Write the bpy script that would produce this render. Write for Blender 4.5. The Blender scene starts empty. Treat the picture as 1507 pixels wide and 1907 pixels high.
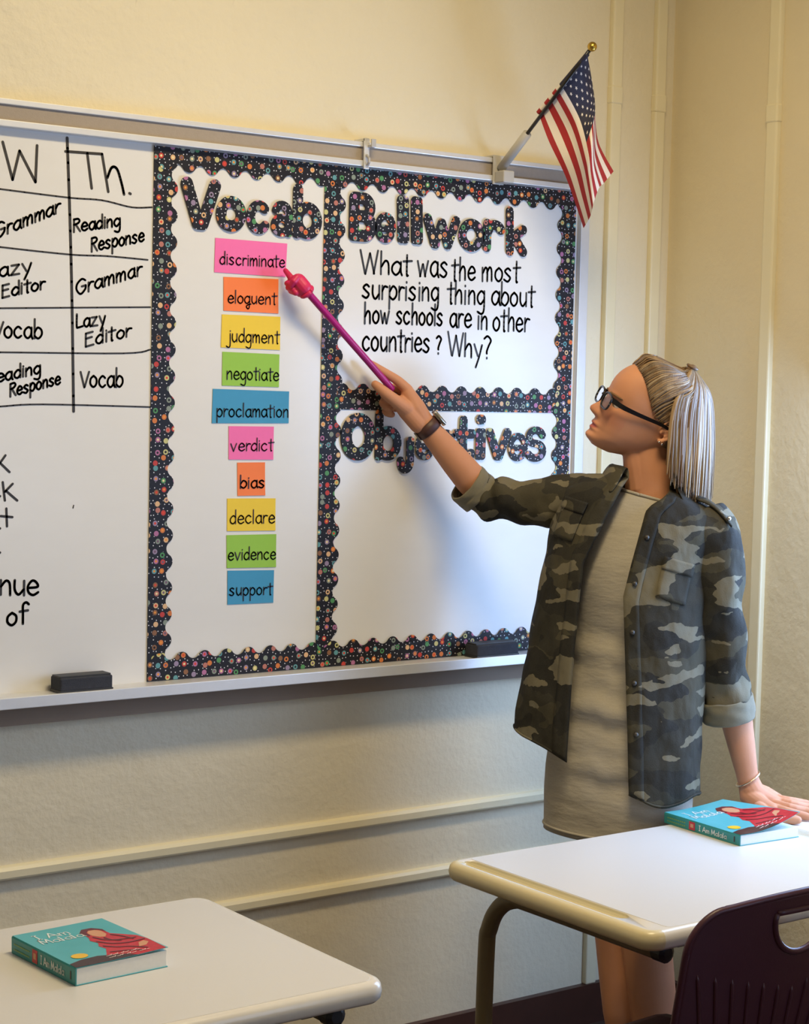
import bpy, bmesh, math, random
from mathutils import Vector, Matrix
from mathutils import noise as mnoise
S = bpy.context.scene
COL = S.collection
random.seed(7)

# ------------------------------------------------------------------ camera
FPX, YAW, PITCH, ROLL = 3431.29, 0.635499, -0.063717, 0.022775
CAM = Vector((0.0, -3.35343, 1.562735))
fw = Vector((math.sin(YAW)*math.cos(PITCH), math.cos(YAW)*math.cos(PITCH), math.sin(PITCH)))
r0 = Vector((math.cos(YAW), -math.sin(YAW), 0)); u0 = r0.cross(fw)
rt = math.cos(ROLL)*r0 + math.sin(ROLL)*u0
up = -math.sin(ROLL)*r0 + math.cos(ROLL)*u0
cd = bpy.data.cameras.new('camera'); cam = bpy.data.objects.new('camera', cd); COL.objects.link(cam)
M = Matrix((rt, up, -fw)).transposed().to_4x4(); M.translation = CAM
cam.matrix_world = M
cd.sensor_fit = 'VERTICAL'; cd.sensor_height = 24.0; cd.lens = 24.0*FPX/1907.0
cd.clip_start = 0.05; cd.clip_end = 60
S.camera = cam

# ------------------------------------------------------------------ light and exposure
S.view_settings.view_transform = 'Standard'; S.view_settings.look = 'None'
S.view_settings.exposure = -0.08; S.view_settings.gamma = 1.0
S.view_settings.use_curve_mapping = False
wd = bpy.data.worlds.new('sky'); S.world = wd; wd.use_nodes = True
wd.node_tree.nodes['Background'].inputs[0].default_value = (0.55, 0.75, 1.0, 1)
wd.node_tree.nodes['Background'].inputs[1].default_value = 1.0
def area(name, loc, size, power, color, target):
    l = bpy.data.lights.new(name, 'AREA'); l.shape = 'RECTANGLE'; l.size, l.size_y = size
    l.energy = power; l.color = color
    o = bpy.data.objects.new(name, l); COL.objects.link(o); o.location = loc
    o.rotation_euler = (Vector(target)-Vector(loc)).to_track_quat('-Z', 'Y').to_euler()
    return o
XW = 3.287            # right wall
CEIL = 3.05
WARM = (1.0, 0.80, 0.47); DAY = (0.37, 0.58, 1.0)
area('ceiling_lamp_front', (1.95, -1.3, CEIL-0.06), (0.9, 0.3), 41, WARM, (1.95, -1.3001, 0))
area('ceiling_lamp_middle', (0.4, -3.4, CEIL-0.06), (2.6, 0.3), 12, WARM, (0.4, -3.4001, 0))
area('ceiling_lamp_rear', (0.2, -5.2, CEIL-0.06), (2.6, 0.3), 7, WARM, (0.2, -5.2001, 0))
area('window_daylight', (XW-0.02, -0.93, 1.2), (0.72, 1.16), 33, DAY, (1.8, -0.3, 0.6))
area('window_daylight_rear', (XW-0.02, -4.4, 1.5), (2.2, 1.5), 36, (0.44, 0.64, 1.0), (1.0, -1.5, 0.8))

# ------------------------------------------------------------------ pixel rays (to measure positions in the room)
def ray(px, py): return fw + rt*((px-753.5)/FPX) - up*((py-953.5)/FPX)
def on(px, py, axis, val):
    d = ray(px, py); return CAM + d*((val-CAM[axis])/d[axis])
def B(px, py, off=0.0):           # point on the whiteboard plane
    return on(px, py, 1, -off)
def W(px, py, D): return CAM + ray(px, py)*D

# ------------------------------------------------------------------ materials
def srgb(r, g, b):
    f = lambda c: (c/255/12.92) if c/255 <= 0.04045 else ((c/255+0.055)/1.055)**2.4
    return (f(r), f(g), f(b), 1)
class NT:
    def __init__(s, name):
        s.m = bpy.data.materials.new(name); s.m.use_nodes = True
        s.t = s.m.node_tree; s.b = s.t.nodes['Principled BSDF']
    def n(s, typ, ins=None, **kw):
        x = s.t.nodes.new(typ)
        for k, v in kw.items(): setattr(x, k, v)
        for k, v in (ins or {}).items(): s.set(x.inputs[k], v)
        return x
    def set(s, sock, v):
        if isinstance(v, bpy.types.NodeSocket): s.t.links.new(v, sock)
        else: sock.default_value = v
    def math(s, op, a, b=0.0, c=None):
        x = s.n('ShaderNodeMath', {0: a, 1: b}, operation=op)
        if c is not None: s.set(x.inputs[2], c)
        return x.outputs[0]
    def mix(s, f, a, b):
        x = s.n('ShaderNodeMix', data_type='RGBA'); s.set(x.inputs[0], f); s.set(x.inputs[6], a); s.set(x.inputs[7], b)
        return x.outputs[2]
    def obj(s): return s.n('ShaderNodeTexCoord').outputs['Object']
    def mapping(s, v, scale=(1, 1, 1), loc=(0, 0, 0)):
        return s.n('ShaderNodeMapping', {'Vector': v, 'Scale': scale, 'Location': loc}).outputs[0]
    def noise(s, v, scale, detail=3.0, rough=0.5, dim='3D'):
        return s.n('ShaderNodeTexNoise', {'Vector': v, 'Scale': scale, 'Detail': detail, 'Roughness': rough}, noise_dimensions=dim)
    def ramp(s, f, stops, interp='LINEAR'):
        x = s.n('ShaderNodeValToRGB', {0: f}); cr = x.color_ramp; cr.interpolation = interp
        while len(cr.elements) > 1: cr.elements.remove(cr.elements[-1])
        cr.elements[0].position = stops[0][0]; cr.elements[0].color = stops[0][1]
        for p, c in stops[1:]:
            e = cr.elements.new(p); e.color = c
        return x.outputs[0]
    def bump(s, h, strength, dist):
        x = s.n('ShaderNodeBump', {'Height': h, 'Strength': strength, 'Distance': dist}); s.set(s.b.inputs['Normal'], x.outputs[0])
    def base(s, c): s.set(s.b.inputs['Base Color'], c)
    def rough(s, v): s.set(s.b.inputs['Roughness'], v)
def plain(name, col, rough=0.5, metal=0.0, var=0.06, vs=25.0, bump=0.0, coat=0.0, spec=0.5, bs=None):
    t = NT(name); v = t.obj(); n = t.noise(v, vs, 4)
    dark = tuple(c*(1-var) for c in col[:3])+(1,); light = tuple(min(1, c*(1+var)) for c in col[:3])+(1,)
    t.base(t.mix(n.outputs[0], dark, light)); t.rough(rough); t.b.inputs['Metallic'].default_value = metal
    t.b.inputs['Coat Weight'].default_value = coat; t.b.inputs['Specular IOR Level'].default_value = spec
    if bump: t.bump(t.noise(v, bs or vs*4, 4).outputs[0], 1.0, bump)
    return t.m

def wall_mat(name, col, scuff=True):
    t = NT(name); v = t.n('ShaderNodeNewGeometry').outputs['Position']
    n = t.noise(v, 3.0, 5); n2 = t.noise(v, 60.0, 5)
    c = t.mix(n.outputs[0], tuple(x*0.94 for x in col[:3])+(1,), tuple(min(1, x*1.05) for x in col[:3])+(1,))
    if scuff:
        s = t.noise(t.mapping(v, (6, 6, 2.2)), 3.0, 6, 0.65)
        k = t.ramp(s.outputs[0], [(0.0, (0, 0, 0, 1)), (0.69, (0, 0, 0, 1)), (0.76, (0.55, 0.55, 0.55, 1))])
        c = t.mix(k, c, tuple(x*0.62 for x in col[:3])+(1,))
    t.base(c); t.rough(0.5)
    h = t.math('ADD', t.math('MULTIPLY', n2.outputs[0], 0.35), t.noise(v, 9.0, 6, 0.6).outputs[0])
    t.bump(h, 0.55, 0.008)
    return t.m
MAT = {}
MAT['wall'] = wall_mat('cream_wall_paint', srgb(224, 213, 184))
MAT['wall_right'] = wall_mat('tan_wall_paint', srgb(222, 208, 174), False)  # same cream paint as the front wall, warm lamplight put into the colour
MAT['trim'] = plain('cream_trim_paint', srgb(228, 217, 182), 0.35, var=0.05, vs=8, bump=0.0006)
MAT['ceiling'] = plain('ceiling_white', srgb(232, 228, 215), 0.8, bump=0.002)
MAT['baseboard'] = plain('brown_baseboard', srgb(70, 42, 32), 0.4, var=0.3, vs=14)
def board_mat():
    t = NT('whiteboard_enamel'); v = t.n('ShaderNodeNewGeometry').outputs['Position']
    n = t.noise(v, 2.0, 4); s = t.noise(t.mapping(v, (3, 3, 9)), 4.0, 5)
    c = t.mix(n.outputs[0], srgb(226, 224, 220), srgb(238, 236, 231))
    c = t.mix(t.math('MULTIPLY', s.outputs[0], 0.18), c, srgb(205, 203, 200)); t.base(c); t.rough(0.22)
    t.b.inputs['Specular IOR Level'].default_value = 0.45
    return t.m
MAT['board'] = board_mat()
MAT['alu'] = plain('brushed_aluminium', srgb(222, 222, 222), 0.38, 0.35, var=0.05, vs=40)
MAT['alu_dull'] = plain('dull_aluminium', srgb(190, 188, 186), 0.45, 0.3, var=0.06, vs=40)
MAT['vinyl'] = plain('grey_tack_vinyl', srgb(160, 147, 132), 0.75, var=0.06, vs=120, bump=0.0004)
MAT['ink'] = plain('black_marker_ink', srgb(44, 38, 30), 0.5, var=0.25, vs=60)
MAT['ink_fine'] = plain('black_pen_ink', srgb(40, 26, 40), 0.6, var=0.2, vs=60)

def dots_mat(name='dotted_black_paper', seed=0.0):
    t = NT(name); o = t.obj(); sx = t.n('ShaderNodeSeparateXYZ', {0: o})
    oi = t.n('ShaderNodeObjectInfo').outputs['Random']
    rx = t.math('MULTIPLY', oi, 7.31)
    v = t.n('ShaderNodeCombineXYZ', {0: t.math('ADD', sx.outputs[0], rx), 1: t.math('ADD', sx.outputs[2], rx), 2: 0.0}).outputs[0]
    vo = t.n('ShaderNodeTexVoronoi', {'Vector': v, 'Scale': 47.0, 'Randomness': 0.55}, voronoi_dimensions='2D', feature='F1')
    d = vo.outputs['Distance']; rnd = t.n('ShaderNodeSeparateColor', {0: vo.outputs['Color']})
    pal = [(210, 122, 62), (84, 146, 92), (192, 66, 58), (98, 152, 156), (150, 132, 158), (200, 194, 130), (140, 98, 68), (176, 112, 150), (222, 180, 134), (184, 118, 104), (136, 146, 132)]
    c = t.ramp(rnd.outputs[0], [(i/len(pal), srgb(*p)) for i, p in enumerate(pal)], 'CONSTANT')
    cen = t.ramp(rnd.outputs[1], [(0, srgb(30, 26, 28)), (0.28, srgb(220, 70, 45)), (0.5, srgb(235, 215, 160)), (0.66, srgb(120, 90, 110)), (0.82, srgb(232, 150, 60))], 'CONSTANT')
    ring = t.math('LESS_THAN', d, 0.262); inner = t.math('LESS_THAN', d, 0.12)
    has = t.math('MULTIPLY', inner, t.math('GREATER_THAN', rnd.outputs[2], 0.35))
    v2 = t.n('ShaderNodeTexVoronoi', {'Vector': t.mapping(v, (1, 1, 1), (3.3, 1.7, 0)), 'Scale': 92.0, 'Randomness': 0.6}, voronoi_dimensions='2D', feature='F1')
    sm = t.math('MULTIPLY', t.math('LESS_THAN', v2.outputs['Distance'], 0.115), t.math('GREATER_THAN', d, 0.33))
    col = t.mix(sm, srgb(27, 25, 30), srgb(225, 222, 226))
    col = t.mix(ring, col, c); col = t.mix(has, col, cen)
    t.base(col); t.rough(0.5); t.b.inputs['Specular IOR Level'].default_value = 0.3
    return t.m
MAT['dots'] = dots_mat()

# ------------------------------------------------------------------ mesh helpers
def mesh_obj(name, verts, faces, mats, parent=None, smooth=False, mi=None, loc=None):
    me = bpy.data.meshes.new(name)
    if loc is not None:
        loc = Vector(loc); verts = [Vector(v)-loc for v in verts]
    me.from_pydata([tuple(v) for v in verts], [], faces)
    if not isinstance(mats, (list, tuple)): mats = [mats]
    for m in mats: me.materials.append(m)
    if mi:
        for p, i in zip(me.polygons, mi): p.material_index = i
    if smooth:
        for p in me.polygons: p.use_smooth = True
    me.update()
    o = bpy.data.objects.new(name, me); COL.objects.link(o)
    if loc is not None: o.location = loc
    if parent is not None:
        o.parent = parent
        if loc is None: o.matrix_parent_inverse = Matrix.Translation(-parent.location)
        else: o.matrix_parent_inverse = Matrix.Translation(-parent.location)
    return o
def empty(name, loc, label, cat, group=None):
    o = bpy.data.objects.new(name, None); COL.objects.link(o); o.location = loc; o.empty_display_size = 0.05
    return tag(o, label, cat, group)
def tag(o, label=None, cat=None, group=None, kind=None):
    if label: o['label'] = label
    if cat: o['category'] = cat
    if group: o['group'] = group
    if kind: o['kind'] = kind
    return o
class MB:
    def __init__(s): s.v = []; s.f = []; s.mi = []
    def add(s, vs, fs, m=0):
        k = len(s.v); s.v += [Vector(v) for v in vs]; s.f += [tuple(i+k for i in f) for f in fs]; s.mi += [m]*len(fs); return s
    def box(s, lo, hi, m=0):
        x0, y0, z0 = lo; x1, y1, z1 = hi
        return s.add([(x0,y0,z0),(x1,y0,z0),(x1,y1,z0),(x0,y1,z0),(x0,y0,z1),(x1,y0,z1),(x1,y1,z1),(x0,y1,z1)],
                     [(0,3,2,1),(4,5,6,7),(0,1,5,4),(1,2,6,5),(2,3,7,6),(3,0,4,7)], m)
    def bbox(s, lo, hi, b=0.002, m=0, seg=2):
        bm = bmesh.new(); bmesh.ops.create_cube(bm, size=1)
        lo = Vector(lo); hi = Vector(hi); c = (lo+hi)/2; d = hi-lo
        for v in bm.verts: v.co = Vector((v.co.x*d.x, v.co.y*d.y, v.co.z*d.z))+c
        bmesh.ops.bevel(bm, geom=bm.edges[:], offset=b, segments=seg, affect='EDGES', profile=0.5)
        return s.bm(bm, m)
    def bm(s, bm, m=0):
        bm.verts.index_update()
        s.add([v.co.copy() for v in bm.verts], [[v.index for v in f.verts] for f in bm.faces], m); bm.free(); return s
    def loft(s, rings, m=0, closed=True, cap=True):
        n = len(rings[0]); k = len(s.v)
        for r in rings: s.v += [Vector(p) for p in r]
        for i in range(len(rings)-1):
            for j in range(n if closed else n-1):
                a = k+i*n+j; b = k+i*n+(j+1) % n
                s.f.append((a, b, b+n, a+n)); s.mi.append(m)
        if cap and closed:
            s.f.append(tuple(k+j for j in range(n))[::-1]); s.mi.append(m)
            e = k+(len(rings)-1)*n; s.f.append(tuple(e+j for j in range(n))); s.mi.append(m)
        return s
    def tube(s, pts, rad, seg=10, m=0, cap=True, flat=None):
        pts = [Vector(p) for p in pts]; n = len(pts)
        if not isinstance(rad, (list, tuple)): rad = [rad]*n
        rings = []; prev = None
        for i, p in enumerate(pts):
            t = (pts[min(i+1, n-1)]-pts[max(i-1, 0)]).normalized()
            if prev is None:
                a = Vector((0, 0, 1)) if abs(t.z) < 0.9 else Vector((1, 0, 0)); x = t.cross(a).normalized()
            else: x = (prev-t*prev.dot(t)).normalized()
            prev = x; y = t.cross(x)
            rings.append([p+(x*math.cos(2*math.pi*j/seg)+y*math.sin(2*math.pi*j/seg)*(flat or 1))*rad[i] for j in range(seg)])
        return s.loft(rings, m, True, cap)
    def ball(s, c, r, seg=16, m=0, sc=(1, 1, 1)):
        bm = bmesh.new(); bmesh.ops.create_uvsphere(bm, u_segments=seg, v_segments=max(6, seg*2//3), radius=1)
        for v in bm.verts: v.co = Vector((v.co.x*r*sc[0], v.co.y*r*sc[1], v.co.z*r*sc[2]))+Vector(c)
        return s.bm(bm, m)
    def grid(s, P, m=0, mi=None):
        nu = len(P); nv = len(P[0]); k = len(s.v)
        for row in P: s.v += [Vector(p) for p in row]
        for i in range(nu-1):
            for j in range(nv-1):
                s.f.append((k+i*nv+j, k+(i+1)*nv+j, k+(i+1)*nv+j+1, k+i*nv+j+1)); s.mi.append(mi(i, j) if mi else m)
        return s
    def prism(s, outline, y0, y1, m=0):       # outline in (x,z), extruded in y (y1 is the front)
        n = len(outline)
        vs = [(x, y0, z) for x, z in outline]+[(x, y1, z) for x, z in outline]
        fs = [tuple(range(n)), tuple(range(2*n-1, n-1, -1))]+[(j, n+j, n+(j+1) % n, (j+1) % n) for j in range(n)]
        return s.add(vs, fs, m)
    def build(s, name, mats, parent=None, smooth=False, loc=None):
        return mesh_obj(name, s.v, s.f, mats, parent, smooth, s.mi, loc)
def mod_apply(o):
    dg = bpy.context.evaluated_depsgraph_get(); dg.update()
    me = bpy.data.meshes.new_from_object(o.evaluated_get(dg)); old = o.data
    o.modifiers.clear(); o.data = me; bpy.data.meshes.remove(old); return o
def cr(pts, n=6, closed=False):               # Catmull-Rom
    pts = [Vector(p) for p in pts]; N = len(pts)
    if N < 3 and not closed: return pts
    out = []
    for i in range(N if closed else N-1):
        g = (lambda k: pts[k % N]) if closed else (lambda k: pts[max(0, min(N-1, k))])
        a, b, c, d = g(i-1), g(i), g(i+1), g(i+2)
        for k in range(n):
            t = k/n
            out.append(0.5*((2*b)+(c-a)*t+(2*a-5*b+4*c-d)*t*t+(3*b-a-3*c+d)*t*t*t))
    if not closed: out.append(pts[-1])
    return out
def interp(tab, x):
    if x <= tab[0][0]: return tab[0][1]
    for (a, va), (b, vb) in zip(tab, tab[1:]):
        if x <= b:
            t = (x-a)/(b-a); return va+(vb-va)*t
    return tab[-1][1]
def sm(a, b, x):
    t = max(0, min(1, (x-a)/(b-a))); return t*t*(3-2*t)

# ------------------------------------------------------------------ room
BK = 0.014                    # wall face behind the board
XL, YB = -2.6, -6.6
def slab(name, lo, hi, m): return tag(MB().box(lo, hi).build(name, m), kind='structure')
slab('wall_front', (XL-0.1, BK, 0), (XW+0.1, BK+0.1, CEIL), MAT['wall'])
slab('floor', (XL-0.1, YB-0.1, -0.1), (XW+0.1, BK+0.1, 0), plain('brown_floor_tiles', srgb(74, 56, 46), 0.4, var=0.2, vs=9))
slab('ceiling', (XL-0.1, YB-0.1, CEIL), (XW+0.1, BK+0.1, CEIL+0.1), MAT['ceiling'])
slab('wall_left', (XL-0.1, YB, 0), (XL, BK, CEIL), MAT['wall'])
slab('wall_back', (XL-0.1, YB-0.1, 0), (XW+0.1, YB, CEIL), MAT['wall'])
wins = [(-5.5, -3.3), (-1.31, -0.55)]; WZ0, WZ1 = 0.6, 2.2
wr = MB(); ys = [YB]+[v for w in wins for v in w]+[BK]
for a, b in zip(ys[::2], ys[1::2]): wr.box((XW, a, 0), (XW+0.1, b, CEIL))
for a, b in wins: wr.box((XW, a, 0), (XW+0.1, b, WZ0)); wr.box((XW, a, WZ1), (XW+0.1, b, CEIL))
tag(wr.build('wall_right', MAT['wall_right']), kind='structure')
glass = NT('window_glass'); glass.b.inputs['Transmission Weight'].default_value = 1; glass.rough(0.0); glass.b.inputs['IOR'].default_value = 1.45
for i, (a, b) in enumerate(wins):
    f = MB()
    for lo, hi in (((XW+.02, a, WZ0), (XW+.07, b, WZ0+.05)), ((XW+.02, a, WZ1-.05), (XW+.07, b, WZ1)), ((XW+.02, a, WZ0+.05), (XW+.07, a+.05, WZ1-.05)),
                   ((XW+.02, b-.05, WZ0+.05), (XW+.07, b, WZ1-.05)), ((XW+.02, a+.05, 1.45), (XW+.07, b-.05, 1.49))): f.box(lo, hi)
    w = tag(f.build('window_%d' % (i+1), MAT['trim']), kind='structure')
    MB().box((XW+.042, a+.05, WZ0+.05), (XW+.047, b-.05, WZ1-.05)).build('pane', glass.m, w)
# baseboards
zb = 0.101
tag(MB().prism([(XL, 0), (XW, 0), (XW, zb), (XL, zb)], BK, -0.004).build('baseboard_front', MAT['baseboard']), kind='structure')
tag(MB().box((XW-0.016, YB, 0), (XW, -0.004, zb)).build('baseboard_right', MAT['baseboard']), kind='structure')
# the two horizontal wall raceways
def raceway(name, z, h=0.026, d=0.016):
    rings = []
    for x in (XL, XW):
        rings.append([(x, BK, z-h/2), (x, BK-d, z-h/2), (x, BK-d-0.002, z-h/2+0.004), (x, BK-d-0.002, z+h/2-0.008), (x, BK-d+0.003, z+h/2-0.002), (x, BK-d+0.008, z+h/2), (x, BK, z+h/2)])
    return tag(MB().loft(rings).build(name, MAT['trim']), kind='structure')
raceway('trim_1', 0.5975); raceway('trim_2', 0.4525)
# vertical raceways: left of the corner two on the front wall, one on the right wall, each with a coupling clip
def vrace(name, p, zc, axis):
    m = MB()
    for hw, d, z0, z1 in ((0.017, 0.016, zb, CEIL), (0.0185, 0.018, zc-0.022, zc+0.022)):
        if axis == 'x': m.bbox((p-hw, BK-d, z0), (p+hw, BK+0.002, z1), 0.004)
        else: m.bbox((XW-d, p-hw, z0), (XW+0.002, p+hw, z1), 0.004)
    return tag(m.build(name, MAT['trim']), kind='structure')
c1 = B(1153, 0).x*0.5+B(1136, 660).x*0.5; c2 = B(1236, 0).x*0.5+B(1216, 660).x*0.5
vrace('trim_3', c1, B(1143, 176).z, 'x'); vrace('trim_4', c2, B(1224, 192).z, 'x')
vrace('trim_5', on(1443, 300, 0, XW).y, on(1447, 212, 0, XW).z, 'y')

# ------------------------------------------------------------------ whiteboard
ZT, ZB = 2.0614, 0.9574       # visible board between the top rail and the tray
XB0, XB1 = -1.3, B(1080, 620).x
board = empty('whiteboard', (1.2, 0, ZB), 'long wall-mounted whiteboard with handwriting, a grey tack rail above and a marker tray below', 'whiteboard')
MB().box((XB0, 0, ZB-0.02), (XB1-0.012, BK, ZT+0.02)).build('panel', MAT['board'], board)
MB().bbox((XB1-0.016, -0.012, ZB-0.03), (XB1+0.012, BK, ZT+0.05), 0.002).build('side_frame', MAT['alu'], board)
rail = MB().box((XB0, -0.014, ZT+0.006), (XB1+0.012, BK, 2.1108-0.004)).build('tack_rail', MAT['vinyl'], board)
e = MB()
e.bbox((XB0, -0.022, ZT-0.004), (XB1+0.012, BK, ZT+0.009), 0.0015); e.bbox((XB0, -0.020, 2.1108-0.011), (XB1+0.012, BK, 2.1108), 0.0015)
e.build('rail_edge', MAT['alu'], board)
e = MB()
e.bbox((XB0, -0.064, ZB-0.006), (XB1, BK, ZB), 0.001); e.bbox((XB0, -0.068, ZB-0.020), (XB1, -0.060, ZB+0.003), 0.0015)
e.build('marker_tray', MAT['alu'], board)
e = MB(); e.box((XB0, -0.012, ZB-0.063), (XB1, BK, ZB-0.006)); e.build('lower_fascia', plain('brown_tray_fascia', srgb(140, 120, 100), 0.6), board)  # grey rail like the upper one, the tray's shade put into its brown

# ------------------------------------------------------------------ scalloped dotted border strips
def strip(p0, p1, inward, w_valley, w_peak, period, y, label, phase=0.0):
    """p0,p1 = ends of the straight edge in (x,z); inward = unit (x,z) towards the scallops"""
    p0 = Vector(p0); p1 = Vector(p1); iv = Vector(inward).normalized(); L = (p1-p0).length
    n = max(1, round(L/period)); seg = n*18; a = []; b = []
    for i in range(seg+1):
        t = i/seg; c = math.cos(2*math.pi*(t*n+phase)); c = 0.5-0.5*math.copysign(abs(c)**.72, c); w = w_valley+(w_peak-w_valley)*c
        q = p0.lerp(p1, t); a.append(q); b.append(q+iv*w)
    m = MB(); N = seg+1; vs = []
    for yy in (y, y-0.0007):
        vs += [(q.x, yy, q.y) for q in a]+[(q.x, yy, q.y) for q in b]
    fs = []
    for i in range(seg):
        fs.append((2*N+i, 2*N+i+1, 3*N+i+1, 3*N+i)); fs.append((i, N+i, N+i+1, i+1))
        fs.append((i, i+1, 2*N+i+1, 2*N+i)); fs.append((N+i, 3*N+i, 3*N+i+1, N+i+1))
    m.add(vs, fs); c = p0.lerp(p1, 0.5)
    o = m.build('border_strip', MAT['dots'], loc=(c.x, y, c.y))
    tag(o, label, 'border', 'dotted scalloped border strips on the whiteboard')
    return o
def b2(px, py): q = B(px, py); return Vector((q.x, q.z))
xl = (B(284, 480).x+B(276, 1000).x)/2
xm = (B(603, 500).x+B(588, 1060).x)/2
xr = (B(1072, 400).x+B(1058, 874).x)/2
ztop = ZT-0.006; zbot = ZB+0.001
wv, wp = 0.040, 0.056
strip((xl, ztop), (xr, ztop), (0, -1), 0.032, 0.048, 0.0545, -0.0030, 'black dotted scalloped border strip along the top under the grey rail')
strip((xl, zbot), (xr, zbot), (0, 1), 0.042, 0.057, 0.0545, -0.0030, 'black dotted scalloped border strip along the bottom just above the marker tray')
strip((xl, zbot+.001), (xl, ztop-.001), (1, 0), 0.041, 0.056, 0.0545, -0.0020, 'upright black dotted border strip left of the coloured word cards')
strip((xm, zbot+.001), (xm, ztop-.001), (1, 0), 0.041, 0.056, 0.0545, -0.0020, 'upright black dotted border strip between the word cards and the handwritten question')
strip((xr, zbot+.001), (xr, ztop-.001), (-1, 0), 0.041, 0.056, 0.0545, -0.0020, 'upright black dotted border strip at the right end beside the flag')
zmid = (B(632, 762).z+B(1024, 769.5).z)/2
strip((xm+0.03, zmid), (xr-0.03, zmid), (0, 1), 0.043, 0.058, 0.0545, -0.0010, 'short black dotted border strip below the handwritten question, right of the hand')

# ------------------------------------------------------------------ stroke shapes
def capsule(m, a, b, r, y0, y1=None, k=5, mat=0):
    """flat pill from a to b in the (x,z) plane; with y1 it gets thickness"""
    d = b-a; ang = math.atan2(d.y, d.x) if d.length > 1e-9 else 0.0
    pts = []
    for i in range(k+1):
        t = ang-math.pi/2+math.pi*i/k; pts.append((b.x+r*math.cos(t), b.y+r*math.sin(t)))
    for i in range(k+1):
        t = ang+math.pi/2+math.pi*i/k; pts.append((a.x+r*math.cos(t), a.y+r*math.sin(t)))
    if y1 is None: m.add([(x, y0, z) for x, z in pts], [tuple(range(len(pts)))], mat)
    else: m.prism(pts, y0, y1, mat)
G = {
 'a': [[(.72,.82),(.45,1),(.12,.72),(.08,.3),(.35,0),(.62,.2),(.72,.5)], [(.74,1),(.74,.3),(.84,0)]],
 'b': [[(.08,2),(.08,0)], [(.08,.55),(.35,.98),(.7,.8),(.74,.35),(.42,0),(.08,.22)]],
 'c': [[(.7,.82),(.42,1),(.1,.68),(.1,.28),(.4,0),(.72,.2)]],
 'd': [[(.7,.78),(.42,1),(.08,.62),(.1,.2),(.4,0),(.7,.32)], [(.72,2),(.72,0)]],
 'e': [[(.12,.5),(.72,.58),(.62,.9),(.35,1),(.08,.62),(.12,.2),(.42,0),(.76,.2)]],
 'f': [[(.72,1.75),(.52,2),(.3,1.7),(.3,.8),(.3,0)], [(.02,1),(.62,1.05)]],
 'g': [[(.7,.82),(.42,1),(.1,.68),(.1,.28),(.38,.02),(.7,.35)], [(.73,1),(.73,-.45),(.5,-.9),(.1,-.7)]],
 'h': [[(.1,2),(.1,0)], [(.1,.55),(.4,1),(.64,.8),(.68,0)]],
 'i': [[(.1,1),(.1,0)], [(.1,1.42),(.1,1.48)]],
 'j': [[(.35,1),(.35,-.5),(.15,-.9),(-.15,-.7)], [(.35,1.42),(.35,1.48)]],
 'k': [[(.1,2),(.1,0)], [(.66,1.05),(.13,.45)], [(.25,.6),(.72,0)]],
 'l': [[(.1,2),(.1,0)]],
 'm': [[(.08,1),(.1,0)], [(.1,.6),(.32,1),(.5,.8),(.52,0)], [(.52,.6),(.75,1),(.94,.8),(.98,0)]],
 'n': [[(.1,1),(.1,0)], [(.1,.6),(.42,1),(.66,.8),(.7,0)]],
 'o': [[(.42,1),(.12,.72),(.1,.28),(.4,0),(.7,.25),(.72,.72),(.42,1)]],
 'p': [[(.1,1),(.1,-.9)], [(.1,.6),(.4,1),(.72,.75),(.72,.3),(.42,0),(.1,.2)]],
 'q': [[(.7,.82),(.42,1),(.1,.68),(.1,.28),(.38,.02),(.7,.35)], [(.73,1),(.7,-.5),(.5,-.9),(.3,-.5),(.62,-.15),(.9,-.1)]],
 'r': [[(.1,1),(.1,0)], [(.1,.6),(.3,.95),(.58,.92)]],
 's': [[(.64,.85),(.4,1),(.12,.78),(.35,.54),(.64,.28),(.4,0),(.04,.15)]],
 't': [[(.32,1.75),(.32,.1),(.42,0)], [(.0,1.1),(.68,1.18)]],
 'u': [[(.1,1),(.1,.35),(.35,0),(.68,.35)], [(.7,1),(.7,0)]],
 'v': [[(.02,1),(.36,0)], [(.36,0),(.72,1)]],
 'w': [[(.02,1),(.28,0)], [(.28,0),(.5,.8)], [(.5,.8),(.72,0)], [(.72,0),(.98,1)]],
 'y': [[(.05,1),(.4,.15)], [(.75,1),(.5,.1),(.2,-.9)]],
 'z': [[(.08,1),(.68,1)], [(.68,1),(.05,0)], [(.05,0),(.74,0)]],
 'G': [[(.95,1.5),(.6,1.85),(.15,1.3),(.1,.6),(.5,0),(.95,.4),(1.0,.8)], [(1.0,.8),(.6,.8)]],
 'R': [[(.1,1.8),(.1,0)], [(.1,1.75),(.6,1.8),(.8,1.4),(.55,1.0),(.12,.9)], [(.3,.9),(.85,0)]],
 'L': [[(.1,1.8),(.1,.15),(.3,.02),(.85,.12)]],
 'E': [[(.75,1.8),(.1,1.75)], [(.1,1.75),(.1,0)], [(.1,.9),(.65,.95)], [(.1,0),(.8,.05)]],
 'V': [[(.0,1.5),(.4,0)], [(.4,0),(.85,1.5)]],
 'W': [[(.0,2.0),(.38,0)], [(.38,0),(.7,1.7)], [(.7,1.7),(1.05,0)], [(1.05,0),(1.35,2.0)]],
 '?': [[(.05,1.7),(.35,2.0),(.68,1.6),(.5,1.05),(.32,.6),(.32,.4)], [(.32,.06),(.32,0)]],
}
G = {k: [[(x, 1+(y-1)*.72 if y > 1 else (y*.8 if y < 0 else y)) for x, y in s_] for s_ in st] for k, st in G.items()}
ADV = {'i': .34, 'l': .34, 'm': 1.2, 'w': 1.12, 'W': 1.5, 'G': 1.2, 'R': 1.0, 'E': 1.0, 'L': .95, 'r': .68, 't': .72, 'f': .75, 'j': .55, ' ': .6}
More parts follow.
